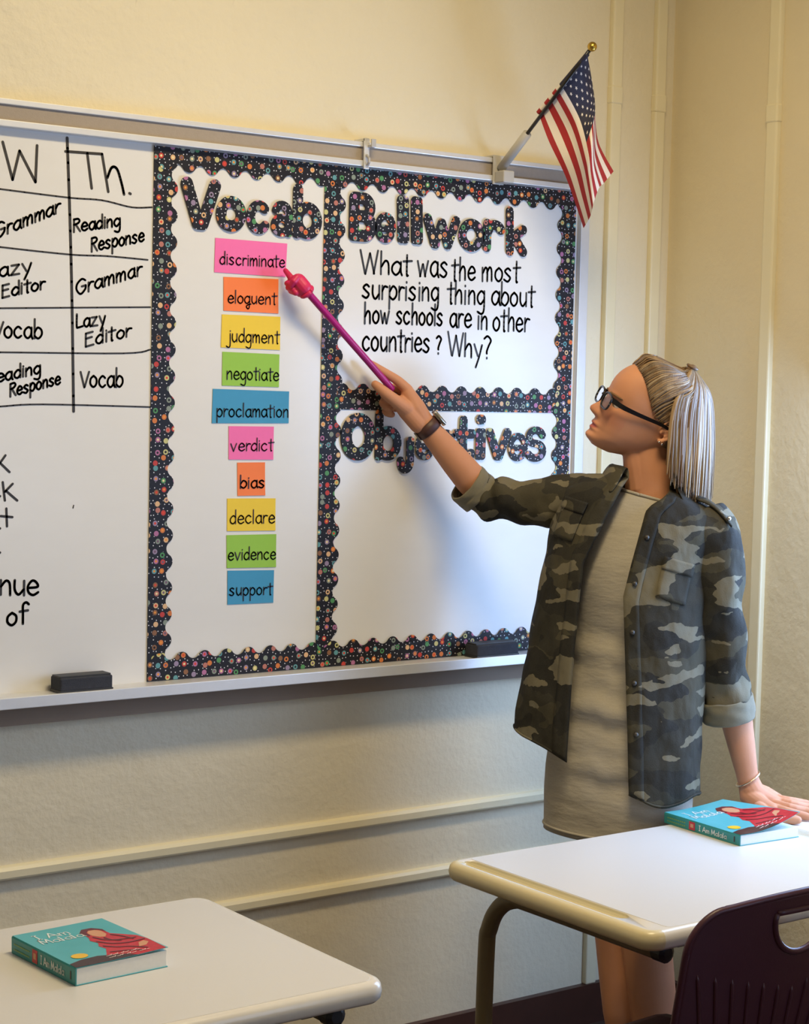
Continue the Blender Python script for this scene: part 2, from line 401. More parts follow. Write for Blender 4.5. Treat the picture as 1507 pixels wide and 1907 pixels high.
def write(m, text, p0, p1, xh, r, y, jit=0.03, surf=None):
    """handwriting along the baseline p0->p1 (pixel measured, laid out on the board plane)"""
    a = b2(*p0); b = b2(*p1); ex = (b-a); L = ex.length; ex.normalize(); ez = Vector((0, 1))
    h = (b2(p0[0], p0[1]-xh)-a).length
    tot = sum(ADV.get(c, .92) for c in text)-0.18
    sx = L/tot; x = 0
    for c in text:
        for st in G.get(c, []):
            pts = [Vector((px, pz, 0)) for px, pz in st]
            pts = cr(pts, 5)
            jj = Vector((random.uniform(-jit, jit), random.uniform(-jit, jit)))
            q = [a+ex*((x+p.x+jj.x)*sx)+ez*((p.y+jj.y)*h) for p in pts]
            for u, v in zip(q, q[1:]): capsule(m, u, v, r, y)
        x += ADV.get(c, .92)
def stroke(m, pxs, r, y, smooth=True):
    q = [b2(*p) for p in pxs]
    if smooth and len(q) > 2: q = [Vector((v.x, v.y)) for v in cr([Vector((v.x, v.y, 0)) for v in q], 5)]
    for u, v in zip(q, q[1:]): capsule(m, u, v, r, y)
YI = -0.0006
m = MB()
stroke(m, [(125,257),(130,400),(134,560),(137,766)], 0.0030, YI)
for l in ([(0,352),(127,368),(190,373),(245,386),(283,386)], [(-60,452),(0,460),(130,474),(200,477),(275,484)], [(-60,575),(0,574),(280,572)],
          [(-60,656),(0,656),(230,658),(280,651)], [(-60,760),(0,757),(80,753),(280,758)], [(-60,345),(0,352)]): stroke(m, l, 0.0017, YI)
m.build('schedule_grid', MAT['ink'], board)
m = MB()
for s_ in ([(5,264.5),(23.4,334.4)], [(23.4,334.4),(36.4,281)], [(36.4,281),(66,339)], [(66,339),(69,271)], [(122,282),(190,287)], [(162.5,285.6),(170.7,350.7)],
           [(190,287),(201.6,357)], [(200,331),(208,312),(218,315),(226,340),(231,362)], [(241,360),(243,361)]): stroke(m, s_, 0.0028, YI)
for t, p0, p1, xh in (('Grammar',(-10,445),(111,395),17), ('Reading',(136,432),(223,421),15), ('Response',(169,469),(268,449),16), ('Lazy',(-24,520),(57,506),17),
        ('Editor',(3,555),(83,538),15), ('Grammar',(141,550),(263,512),17), ('Vocab',(-12,628),(77,631),21), ('Lazy',(141,611),(195,604),16), ('Editor',(158,646),(243,626),16),
        ('Reading',(-24,716),(75,695),15), ('Response',(18,739),(112,715),15), ('Vocab',(150,721),(228,721),21)): write(m, t, p0, p1, xh, 0.0022, YI)
m.build('schedule_writing', MAT['ink'], board)
for grp in ([[(17.6,879),(0,862),(10,848)], [(-10,840),(-8,880)]], [[(5,898),(9,932)], [(23.5,901),(9,916)], [(11,914),(32,932)]], [[(-12,906),(-22,918),(-12,931),(0,924)]],
            [[(11.7,947),(13,980)], [(1,961),(23,963)]], [[(-2,985),(0,984)]], [[(0,1029),(-3,1031)]], [[(137,941),(136,946)]]):
    m = MB()
    for s_ in grp: stroke(m, s_, 0.0024 if s_[0][0] != 137 else .0012, YI, False)
    m.build('task_writing', MAT['ink'], board)
for t, q0, q1, xh in (('nue', (-2,1108), (71,1108), 27), ('of', (12,1165), (50,1161), 23)):
    m = MB(); write(m, t, q0, q1, xh, 0.0026, YI); m.build('task_writing', MAT['ink'], board)
m = MB()
for t, p0, p1, xh in (('What',(671,509),(767,513),25), ('was',(777,514),(838,517),28), ('the',(841,522),(888,522),25), ('most',(897,523),(970,526),25),
        ('surprising',(674,555),(820,561),25), ('thing',(833,565),(906,567),25), ('about',(915,568),(998,571),25), ('how',(678,602),(727,602),23), ('schools',(737,603),(828,607),23),
        ('are',(837,609),(881,610),25), ('in',(889,613),(911,614),24), ('other',(917,615),(988,618),25), ('countries',(674,652),(804,656),26), ('?',(812,659),(826,659),19), ('Why?',(834,661),(919,669),25)):
    write(m, t, p0, (p1[0]-4, p1[1]), xh, 0.0026, YI)
m.build('question_writing', MAT['ink'], board)

# ------------------------------------------------------------------ chunky dotted letters
def arc(c, rx, ry, a0, a1, n=20): return [(c[0]+rx*math.cos(math.radians(a0+(a1-a0)*i/n)), c[1]+ry*math.sin(math.radians(a0+(a1-a0)*i/n))) for i in range(n+1)]
CH = {
 'V': [[(0,1),(.42,0)], [(.58,0),(1,1)], [(.42,0),(.58,0)]], 'v': [[(0,1),(.45,0)], [(.55,0),(1,1)], [(.45,0),(.55,0)]],
 'o': [arc((.5,.5),.5,.5,0,360,28)], 'O': [arc((.5,.5),.5,.5,0,360,32)],
 'c': [arc((.52,.5),.52,.5,48,318,24)],
 'a': [[(.08,.82)]+arc((.5,.68),.5,.32,130,0,10)+[(1,0)], arc((.5,.26),.5,.26,40,320,18)],
 'b': [[(0,1),(0,0)], arc((.5,.3),.5,.3,0,360,26)],
 'B': [[(0,0),(0,1)], [(0,1),(.45,1)]+arc((.5,.76),.4,.24,80,-80,12)+[(.1,.52)], [(.1,.52),(.5,.52)]+arc((.55,.26),.45,.26,80,-80,12)+[(0,0)]],
 'e': [[(.1,.46),(.98,.46)], arc((.5,.5),.5,.5,-4,322,26)],
 'l': [[(.0,1),(.1,0)], [(.3,1),(.4,0)]],
 'w': [[(0,1),(.27,0)], [(.27,0),(.5,.85)], [(.5,.85),(.73,0)], [(.73,0),(1,1)], [(.23,.1),(.3,.0)]],
 'r': [[(.1,1),(.1,0)], [(.1,.6)]+arc((.62,.62),.45,.36,150,30,10)],
 'k': [[(.0,1),(.08,0)], [(.95,.56),(.12,.3)], [(.32,.38),(1,0)]],
 'j': [[(1,1),(1,.3)]+arc((.5,.28),.5,.28,0,-180,12)], 't': [[(.4,1),(.4,.25)]+arc((.72,.25),.32,.25,180,310,8), [(0,.62),(.95,.62)]],
 'i': [[(.0,.62),(.0,0)], [(.3,.62),(.3,0)], [(.15,.95),(.15,.95)], [(.1,.95),(.2,.95)]],
 's': [[(.95,.82)]+arc((.5,.76),.45,.24,40,250,12)+arc((.5,.26),.5,.26,80,-150,14)],
}
def cutout(segs, y0, y1, h=0.0011):
    """union of round-ended strokes as one flat sheet of paper with cut sides (marching squares)"""
    x0 = min(min(a.x, b.x)-r for a, b, r in segs)-2*h; x1 = max(max(a.x, b.x)+r for a, b, r in segs)+2*h
    z0 = min(min(a.y, b.y)-r for a, b, r in segs)-2*h; z1 = max(max(a.y, b.y)+r for a, b, r in segs)+2*h
    nx, nz = int((x1-x0)/h)+1, int((z1-z0)/h)+1
    pre = [(a.x, a.y, b.x-a.x, b.y-a.y, max(1e-12, (b-a).length_squared), r) for a, b, r in segs]
    def sd(x, z):
        d = 1e9
        for ax, az, dx, dz, L2, r in pre:
            t = max(0.0, min(1.0, ((x-ax)*dx+(z-az)*dz)/L2))
            k = math.hypot(x-ax-dx*t, z-az-dz*t)-r
            if k < d: d = k
        return d
    F = [[sd(x0+i*h, z0+j*h) for j in range(nz+1)] for i in range(nx+1)]
    idx = {}; P2 = []; polys = []; edges = []
    def vid(key, x, z):
        if key not in idx: idx[key] = len(P2); P2.append((x, z))
        return idx[key]
    for i in range(nx):
        for j in range(nz):
            cs = [(i, j), (i+1, j), (i+1, j+1), (i, j+1)]; poly = []; on_ = []
            for k in range(4):
                a, b = cs[k], cs[(k+1) % 4]; fa, fb = F[a[0]][a[1]], F[b[0]][b[1]]
                if fa < 0: poly.append(vid(a, x0+a[0]*h, z0+a[1]*h)); on_.append(False)
                if (fa < 0) != (fb < 0):
                    t = fa/(fa-fb); key = (min(a, b), max(a, b))
                    poly.append(vid(key, x0+(a[0]+(b[0]-a[0])*t)*h, z0+(a[1]+(b[1]-a[1])*t)*h)); on_.append(True)
            if len(poly) >= 3:
                polys.append(tuple(poly))
                for k in range(len(poly)):
                    if on_[k] and on_[(k+1) % len(poly)]: edges.append((poly[k], poly[(k+1) % len(poly)]))
    n = len(P2); m = MB()
    m.add([(x, y0, z) for x, z in P2]+[(x, y1, z) for x, z in P2],
          [tuple(reversed(p)) for p in polys]+[tuple(n+i for i in p) for p in polys]+[(a, b, n+b, n+a) for a, b in edges])
    return m
def letter(ch, x0, x1, yt, yb, label, group, t, y=-0.0042):
    xm_ = (x0+x1)/2
    X0, X1 = b2(x0, (yt+yb)/2).x, b2(x1, (yt+yb)/2).x; Z1, Z0 = b2(xm_, yt).y, b2(xm_, yb).y
    st = CH[ch]; a = [p for s_ in st for p in s_]
    ax0, ax1 = min(p[0] for p in a), max(p[0] for p in a); az0, az1 = min(p[1] for p in a), max(p[1] for p in a)
    r = t/2
    f = lambda p: Vector((X0+r+(X1-X0-t)*((p[0]-ax0)/max(1e-6, ax1-ax0)), Z0+r+(Z1-Z0-t)*((p[1]-az0)/(az1-az0))))
    segs = []
    for s_ in st:
        q = [f(p) for p in s_]
        segs += [(u, v, r*(1.25 if ch == 'i' and s_[0][1] > .9 else 1)) for u, v in zip(q, q[1:])]
    m = cutout(segs, y+0.001, y-0.0008)
    o = m.build('paper_letter', MAT['dots'], loc=((X0+X1)/2, y, (Z0+Z1)/2))
    return tag(o, label, 'letter', group)
T1, T2, T3 = 0.0275, 0.0265, 0.0245
for ch, x0, x1, yt, yb, lb in (('V',335,409,331.6,428.5,'large dotted cut-out capital V starting the word Vocab'), ('o',401,456.6,365,432,'dotted cut-out letter o second in the word Vocab'),
        ('c',457,500,373,436,'dotted cut-out letter c in the middle of Vocab'), ('a',503,543,374,441,'dotted cut-out letter a fourth in the word Vocab'), ('b',544,598,344,446,'dotted cut-out letter b ending the word Vocab')):
    letter(ch, x0, x1, yt, yb, lb, 'cut-out letters of the Vocab heading', {'o': .0240, 'c': .0210, 'a': .0185, 'b': .0245}.get(ch, T1))
for ch, x0, x1, yt, yb, lb in (('B',648.5,700,358.5,450.7,'dotted cut-out capital B starting the word Bellwork'), ('e',696.5,735.6,395.6,452.7,'dotted cut-out letter e after the B of Bellwork'),
        ('l',737,761,364,453.6,'first dotted cut-out letter l in Bellwork, next to the e'), ('l',762.7,786.4,366,455.6,'second dotted cut-out letter l in Bellwork, next to the w'),
        ('w',786.4,854.6,400,464,'dotted cut-out letter w in the middle of Bellwork'), ('o',852,900.5,407.6,469,'dotted cut-out letter o in the word Bellwork'),
        ('r',898,938,409,470.4,'dotted cut-out letter r before the k of Bellwork'), ('k',939.6,980.4,386,477.5,'dotted cut-out letter k ending the word Bellwork')):
    letter(ch, x0, x1, yt, yb, lb, 'cut-out letters of the Bellwork heading', {'e': .0165, 'l': .022, 'o': .0225, 'r': .0235, 'k': .0225, 'w': .0235}.get(ch, T2))
for ch, x0, x1, yt, yb, lb in (('O',633,698,768.7,857.6,'dotted cut-out capital O starting the word Objectives'), ('b',697,746,762,857.6,'dotted cut-out letter b second in the word Objectives'),
        ('j',737.7,769,812.8,881.8,'dotted cut-out letter j hanging below the watch in Objectives'), ('e',772,808,802,857,'dotted cut-out letter e mostly hidden behind the raised forearm'),
        ('c',806,846,799.5,857,'dotted cut-out letter c of Objectives showing above the forearm'), ('t',842,884,773.7,857.6,'dotted cut-out letter t in the word Objectives'),
        ('i',884.7,902.6,773.7,856.6,'dotted cut-out letter i with its dot in Objectives'), ('v',903.6,950,797,857.6,'dotted cut-out letter v in the word Objectives'),
        ('e',945,981,806,859,'dotted cut-out letter e just before the final s of Objectives'), ('s',978,1015.4,794,860,'dotted cut-out letter s ending the word Objectives')):
    letter(ch, x0, x1, yt, yb, lb, 'cut-out letters of the Objectives heading', {'O': .029, 'i': .019, 'j': .021, 'e': .0150, 'c': .019, 's': .0180, 'b': .0215}.get(ch, .0225))

# ------------------------------------------------------------------ coloured word cards
def card(word, quad, base, xh, col, name):
    q = [b2(*p) for p in quad]; y = -0.0012
    c = sum(q, Vector((0, 0)))/4
    MT = bpy.data.materials.get('card_'+col) or plain('card_'+col, {'pink': srgb(248,112,174), 'orange': srgb(253,128,56), 'yellow': srgb(242,205,44), 'green': srgb(150,198,62), 'blue': srgb(62,150,190)}[col], 0.6, var=0.03, vs=90)
    n = 6; vs = []; m = MB()
    bow = random.uniform(0.0002, 0.0006)
    def P(u, v, f):
        a = q[0].lerp(q[1], u).lerp(q[3].lerp(q[2], u), v)
        return (a.x, y-f*0.0006-bow*(4*(v-.5)**2)*(0.4+0.6*u)+0.0006, a.y)
    front = [[P(i/n, j/n, 1) for j in range(n+1)] for i in range(n+1)]
    m.grid(front); m.grid([list(reversed([P(i/n, j/n, 0) for j in range(n+1)])) for i in range(n+1)])
    o = m.build('vocabulary_card', MT, loc=(c.x, y, c.y))
    tag(o, '%s paper card with the handwritten word %s, %s' % (col, word, name), 'card', 'vocabulary cards in a column on the whiteboard')
    w = MB(); write(w, word, base[0], base[1], xh, 0.0013 if word != 'bias' else 0.0016, y-0.0012, 0.02)
    w.build('handwriting', MAT['ink_fine'], o)
    # fold line: the cards are sentence-strip paper with a faint ruled line
    return o
for a in (('discriminate', [(400.6,443),(534.6,453.7),(531.5,516),(398.6,507)], [(408,492),(529,498)], 14, 'pink', 'first of the column, touched by the pointer'),
          ('eloquent', [(416,515.6),(518,520),(518,584),(416,578.5)], [(423,564),(513,567)], 14, 'orange', 'second from the top'),
          ('judgment', [(413,585.5),(521.6,590),(521,652),(411,647)], [(423,636),(518,640)], 15, 'yellow', 'below the orange eloquent card'),
          ('negotiate', [(414,655),(520,660),(519,721),(413,718)], [(421,706),(518,709)], 15, 'green', 'above the widest blue card'),
          ('proclamation', [(396,724),(538,729),(537,788),(394,788)], [(402,776),(536,777)], 15, 'blue', 'the widest card of the column'),
          ('verdict', [(425.6,793.6),(509.5,794.5),(508.5,856),(425.4,855.8)], [(429,840),(507,839)], 14, 'pink', 'above the smallest card'),
          ('bias', [(441.5,861.5),(493,861),(493.5,922.5),(442,923.5)], [(446,909),(492,908)], 14, 'orange', 'the smallest card of the column'),
          ('declare', [(422.8,928.3),(512.7,928),(512.5,988),(422.5,989)], [(427,975),(510,974)], 15, 'yellow', 'third from the bottom'),
          ('evidence', [(421.6,996.6),(514,994.6),(513.5,1056),(422,1058)], [(424,1043),(512,1041)], 14, 'green', 'second from the bottom'),
          ('support', [(423.3,1062.6),(510,1061.6),(508.6,1122),(423,1126)], [(426,1109),(505,1107)], 14, 'blue', 'lowest of the column')): card(*a)

# ------------------------------------------------------------------ erasers, rail hook
MAT['felt'] = plain('charcoal_felt', srgb(52, 54, 62), 0.9, var=0.25, vs=90, bump=0.001)
MAT['eraser_back'] = plain('black_eraser_plastic', srgb(40, 40, 42), 0.5, var=0.15, vs=40)
def eraser(fl, frx, label):
    a = on(fl[0], fl[1], 2, ZB); L = on(frx[0], frx[1], 2, ZB).x-a.x; D = 0.046; y0 = -0.058
    o = empty('whiteboard_eraser', (a.x+L/2, y0+D/2, ZB), label, 'eraser', 'felt erasers on the marker tray')
    MB().bbox((a.x, y0, ZB+0.004), (a.x+L, y0+D, ZB+0.031), 0.003).build('felt_block', MAT['felt'], o)
    MB().bbox((a.x-.001, y0-.001, ZB), (a.x+L+.001, y0+D+.001, ZB+0.006), 0.001).build('backing', MAT['eraser_back'], o)
    MB().bbox((a.x+.001, y0+.006, ZB+0.030), (a.x+L-.001, y0+D-.004, ZB+0.034), 0.0015).build('top_strip', MAT['eraser_back'], o)
eraser((100,1289), (204,1283), 'charcoal felt eraser on the tray at the left, under the bare whiteboard')
eraser((884,1226), (959,1219), 'dark felt eraser on the tray in front of the bottom border near the person')
hk = empty('rail_hook', B(680, 287, .02), 'small silver hook clipped over the grey tack rail above the middle border', 'hook')
hx = B(680, 287, .02).x; m = MB()
m.bbox((hx-.007, -.027, ZT-.010), (hx+.007, -.0225, 2.118), .001); m.bbox((hx-.007, -.027, 2.1115), (hx+.007, .012, 2.118), .001)
m.build('clip_plate', MAT['alu'], hk)
m = MB(); m.bbox((hx+.002, -.040, 2.098), (hx+.014, -.026, 2.104), .001); m.bbox((hx+.002, -.042, 2.098), (hx+.014, -.038, 2.116), .001)
m.tube([(hx, -.027, ZT+.02), (hx, -.036, ZT+.012), (hx, -.036, ZT+.004), (hx, -.030, ZT-.002)], .003, 8)
m.build('prong', MAT['alu_dull'], hk)

# ------------------------------------------------------------------ flag in its holder
fx = 2.705; base = Vector((fx, -0.03, 2.086)); fin = Vector((fx, -0.326, 2.318)); pd = (fin-base).normalized()
hold = empty('flag_holder', (fx, 0, 2.06), 'grey plastic flag bracket clipped to the tack rail, holding the flag', 'flag holder')
MAT['grey_plastic'] = plain('light_grey_plastic', srgb(186, 182, 174), 0.45, var=0.04)
m = MB(); m.bbox((fx-.02, -.027, ZT-.012), (fx+.012, -.0225, 2.114), .0015); m.bbox((fx-.02, -.027, 2.1115), (fx+.012, .010, 2.116), .001)
m.build('back_plate', MAT['grey_plastic'], hold)
m = MB(); m.bbox((fx-.016, -.060, ZT-.010), (fx+.016, -.026, ZT+.018), .003); m.build('foot_block', MAT['grey_plastic'], hold)
def tb(name, a, b, r, mat, parent, seg=14, ends=None):
    m = MB(); m.tube([a, a.lerp(b, .5), b], ends or r, seg); return m.build(name, mat, parent, smooth=True)
q0 = base+pd*0.0; q1 = base+pd*0.115
tb('socket_tube', q0, q1, .0105, MAT['grey_plastic'], hold)
flag = empty('flag', q1, 'small striped flag with white stars on navy, hanging from a tilted black stick', 'flag')
tb('pole', q1-pd*.03, fin-pd*.005, .0042, plain('black_flag_stick', srgb(28, 24, 22), 0.3), flag)
MB().ball(fin+pd*.006, .0105, 20).build('finial', plain('gold_finial', srgb(196, 160, 70), 0.25, 0.9), flag, smooth=True)
# cloth: hoist along the stick, flies down; s along the fly, t across the stripes (0 = lower stripe, 1 = canton edge)
DH0 = (on(1003, 210, 0, fx)-CAM).dot(fw); DH1 = (on(1094, 101, 0, fx)-CAM).dot(fw)
def bez(P, s):
    q = cr([Vector((p[0], p[1], p[2])) for p in P], 12); f = s*(len(q)-1); i = min(int(f), len(q)-2); return q[i].lerp(q[i+1], f-i)
CUR = [  # t, control points (px, py, depth) down the fly
 (0.00, [(1003,210,DH0),(1022,262,DH0+.00),(1052,325,DH0+.01),(1072,380,DH0+.02),(1087,425,DH0+.03)]),
 (0.22, [(1024,185,DH0*.78+DH1*.22),(1055,245,DH0-.01),(1078,310,DH0-.02),(1090,360,DH0-.01),(1100,402,DH0+.0)]),
 (0.42, [(1042,163,DH0*.58+DH1*.42),(1075,225,DH0-.03),(1093,290,DH0-.05),(1099,330,DH0-.04),(1106,377,DH0-.03)]),
 (0.60, [(1058,144,DH0*.4+DH1*.6),(1092,205,DH0-.03),(1103,255,DH0-.06),(1106,310,DH0-.05),(1116,350,DH0-.03)]),
 (0.76, [(1073,126,DH0*.24+DH1*.76),(1103,190,DH0-.02),(1107,235,DH0-.03),(1108,290,DH0-.02),(1124,342,DH0-.0)]),
 (0.88, [(1084,113,DH0*.12+DH1*.88),(1106,175,DH0-.0),(1109,225,DH0+.01),(1111,275,DH0+.02),(1134,330,DH0+.03)]),
 (1.00, [(1094,101,DH1),(1105,165,DH0+.02),(1109,220,DH0+.04),(1116,268,DH0+.05),(1143,319,DH0+.06)]),
]
def flag_px(s, t):
    pts = [bez(c, s) for _, c in CUR]; ts = [c[0] for c in CUR]
    for i in range(len(ts)-1):
        if t <= ts[i+1] or i == len(ts)-2:
            f = (t-ts[i])/(ts[i+1]-ts[i]); a = pts[max(0, i-1)]; b = pts[i]; c = pts[i+1]; d = pts[min(len(pts)-1, i+2)]
            return 0.5*((2*b)+(c-a)*f+(2*a-5*b+4*c-d)*f*f+(3*b-a-3*c+d)*f**3)
def flag_pt(s, t):
    p = flag_px(s, t); return W(p.x, p.y, p.z+0.006*math.sin(9*t+3*s)*s)
NS, NTT = 40, 52
P = [[flag_pt(i/NS, j/NTT) for j in range(NTT+1)] for i in range(NS+1)]
m = MB()
cant = lambda s, t: s < 0.425 and t > 6/13
m.grid(P, mi=lambda i, j: 2 if cant((i+.5)/NS, (j+.5)/NTT) else (0 if int((j+.5)/NTT*13) % 2 == 0 else 1))
def star(m, s, t, rs, side):
    ring = []
    for k in range(10):
        rr = 1.0 if k % 2 == 0 else 0.42; a = math.pi*k/5+math.pi
        ring.append((s+rr*rs*0.62*math.cos(a), t+rr*rs*math.sin(a)))
    c = flag_pt(s, t); n = (flag_pt(s+.01, t)-c).cross(flag_pt(s, t+.01)-c).normalized()*0.0009*side
    pts = [flag_pt(*p)+n for p in ring]; m.add([c+n]+pts, [(0, k+1, (k+1) % 10+1) for k in range(10)], 1)
for rrow in range(9):
    n = 6 if rrow % 2 == 0 else 5
    for k in range(n):
        s = 0.425*((k*2+(1 if n == 6 else 2))/12.0); t = 6/13+(7/13)*((rrow+1)/10.0)
        for side in (1, -1): star(m, s, t, 0.021, side)
cloth = m.build('cloth', [plain('flag_red', srgb(166, 40, 44), 0.75, vs=300), plain('flag_white', srgb(236, 226, 214), 0.75, vs=300, var=0.03), plain('flag_navy', srgb(40, 40, 62), 0.75, vs=300)], flag, smooth=True)
m = MB(); m.tube([flag_pt(0.0, t/52) for t in range(53)], .0056, 10)
fmats = list(cloth.data.materials)
for k in range(len(m.f)):
    t = (k//10+.5)/52; m.mi[k] = 2 if t > 6/13 else (0 if int(t*13) % 2 == 0 else 1)
m.build('sleeve', fmats, flag, smooth=True)

# ------------------------------------------------------------------ desks
DZ = 0.681
MAT['laminate'] = plain('pale_grey_laminate', srgb(214, 211, 206), 0.32, var=0.02, vs=260)
MAT['desk_edge'] = plain('cream_desk_edge', srgb(214, 200, 160), 0.3, var=0.03, vs=60)  # end of the same edge plastic, warm light put into the colour
MAT['desk_edge_white'] = plain('pale_desk_edge', srgb(222, 216, 204), 0.22, var=0.03, vs=60)  # same edge plastic, whitened in colour for the window-lit front edge
MAT['leg_metal'] = plain('olive_brown_leg_metal', srgb(118, 106, 80), 0.42, 0.15, var=0.06, vs=30)
MAT['black_plastic'] = plain('black_plastic', srgb(26, 26, 28), 0.45)
def rrect(x0, x1, y0, y1, r, n=7):
    out = []
    for cx, cy, a in ((x1-r, y1-r, 0), (x0+r, y1-r, 90), (x0+r, y0+r, 180), (x1-r, y0+r, 270)):
        for i in range(n+1):
            t = math.radians(a+90*i/n); out.append((cx+r*math.cos(t), cy+r*math.sin(t)))
    return out
def slab_rr(m, x0, x1, y0, y1, r, prof, mats=None):
    rings = []
    for ins, z in prof:
        rr = max(0.004, r-ins)
        rings.append([(x, y, z) for x, y in rrect(x0+ins, x1-ins, y0+ins, y1-ins, rr)])
    m.loft(rings)
def desk(x0, x1, y0, y1, label, groove):
    d = empty('student_desk', ((x0+x1)/2, (y0+y1)/2, 0), label, 'desk', 'student desks with pale tops')
    m = MB()
    slab_rr(m, x0, x1, y0, y1, 0.035, [(0.020, DZ-.036), (0.008, DZ-.034), (0.002, DZ-.028), (0.0, DZ-.018), (0.002, DZ-.008), (0.006, DZ-.003), (0.012, DZ-.0008), (0.016, DZ-.0006)])
    eb = m.build('edge_band', MAT['desk_edge'] if groove else MAT['desk_edge_white'], d, smooth=True)
    if groove:
        for xc_ in (x0+.035, x0+.775):
            cm = MB(); cm.tube([(xc_, y0+.095, DZ), (xc_, y0+.10, DZ), (xc_, y0+.112, DZ), (xc_, y1-.047, DZ), (xc_, y1-.035, DZ), (xc_, y1-.03, DZ)], [.003, .010, .0155, .0155, .010, .003], 20)
            cut = cm.build('cutter', MAT['desk_edge']); b = eb.modifiers.new('b', 'BOOLEAN'); b.object = cut; b.operation = 'DIFFERENCE'; b.solver = 'EXACT'
            mod_apply(eb); bpy.data.objects.remove(cut)
        eb.data.materials.append(MAT['desk_edge_white'])
        for pl in eb.data.polygons:
            if pl.center.x > x0+.062: pl.material_index = 1  # front and other edges get the whitened copy
    a = x0+(.055 if groove else .016)
    m = MB()
    if groove:     # laminate field between the two moulded ends, flush with a tiny step
        for xa, xb in ((a, x0+.752),):
            slab_rr(m, xa, xb, y0+.016, y1-.016, .012, [(0, DZ-.002), (0, DZ-.0002), (.001, DZ)])
        slab_rr(m, x0+.798, x1-.016, y0+.016, y1-.016, .012, [(0, DZ-.002), (0, DZ-.0002), (.001, DZ)])
    else: slab_rr(m, a, x1-.016, y0+.016, y1-.016, .025, [(0, DZ-.002), (0, DZ-.0002), (.001, DZ)])
    m.build('desktop', MAT['laminate'], d)
    zt = DZ-.053
    for xs, sgn in ((x0+.075, 1), (x1-.075, -1)):
        p = [(xs, y0+.05, zt), (xs, y1-.19, zt), (xs, y1-.13, zt-.004), (xs, y1-.085, zt-.03), (xs, y1-.058, zt-.075), (xs, y1-.05, zt-.14), (xs, y1-.045, .12), (xs, y1-.045, .012)]
        m = MB(); m.tube(cr([Vector(q) for q in p], 5), .0165, 16); lg = m.build('leg', MAT['leg_metal'], d, smooth=True)
        m = MB(); m.tube([(xs, y0+.033, zt), (xs, y0+.038, zt), (xs, y0+.06, zt)], [.010, .018, .018], 14); m.build('end_cap', MAT['black_plastic'], lg)
        m = MB(); m.tube([(xs, y1-.045, 0), (xs, y1-.045, .006), (xs, y1-.045, .02)], [.016, .02, .018], 14); m.build('foot', MAT['black_plastic'], lg)
        m = MB(); m.tube([(xs, y1-.045, .04), (xs, (y0+y1)/2, .035), (xs, y0+.04, .03)], .014, 12); m.build('floor_bar', MAT['leg_metal'], lg, smooth=True)
    m = MB(); m.bbox((x0+.06, y0+.09, DZ-.046), (x1-.06, y1-.09, DZ-.034), .003); m.build('underframe', MAT['leg_metal'], d)
    for xs in (x0+.12, x1-.12):
        m = MB(); m.bbox((xs-.012, y0+.045, DZ-.052), (xs+.012, y0+.07, DZ-.034), .004); m.build('stop_block', MAT['black_plastic'], d)
    return d
desk(2.118, 3.06, -1.195, -.625, 'pale student desk in front of the person, under the person\'s resting hand', True)
desk(0.60, 1.617, -1.155, -.590, 'pale student desk at the left with an empty right half', False)

# ------------------------------------------------------------------ paperback books
MAT['teal'] = None
def cover_mat():
    t = NT('teal_book_cover'); v = t.obj(); n = t.noise(v, 12, 3)
    t.base(t.mix(n.outputs[0], srgb(62, 160, 170), srgb(92, 186, 196))); t.rough(0.3); return t.m
MAT['teal'] = cover_mat()
MAT['pages'] = plain('paper_pages', srgb(232, 230, 222), 0.8, var=0.04, vs=200)
MAT['print_white'] = plain('white_print', srgb(232, 238, 236), 0.4)
MAT['print_red'] = plain('red_scarf_print', srgb(190, 34, 48), 0.35, var=0.35, vs=160)
MAT['print_darkred'] = plain('dark_red_print', srgb(96, 24, 34), 0.35, var=0.4, vs=120)
MAT['print_skin'] = plain('skin_print', srgb(206, 150, 112), 0.4, var=0.08, vs=120)
MAT['print_yellow'] = plain('yellow_seal_print', srgb(232, 186, 40), 0.35)
MAT['print_brown'] = plain('dark_brown_print', srgb(56, 28, 26), 0.35, var=0.3, vs=90)
MAT['print_teal_dark'] = plain('spine_teal_print', srgb(40, 138, 138), 0.35)
BG = {'I': [[(.1,1.8),(.5,1.8)], [(.3,1.8),(.3,0)], [(.1,0),(.5,0)]], 'A': [[(0,0),(.5,1.8)], [(.5,1.8),(1,0)], [(.2,.6),(.8,.6)]],
      'M': [[(.05,0),(.15,1.8)], [(.15,1.8),(.55,.3)], [(.55,.3),(.95,1.8)], [(.95,1.8),(1.1,0)]]}
BADV = {'I': .7, 'A': 1.1, 'M': 1.3, 'm': 1.15, 'l': .4, ' ': .5}
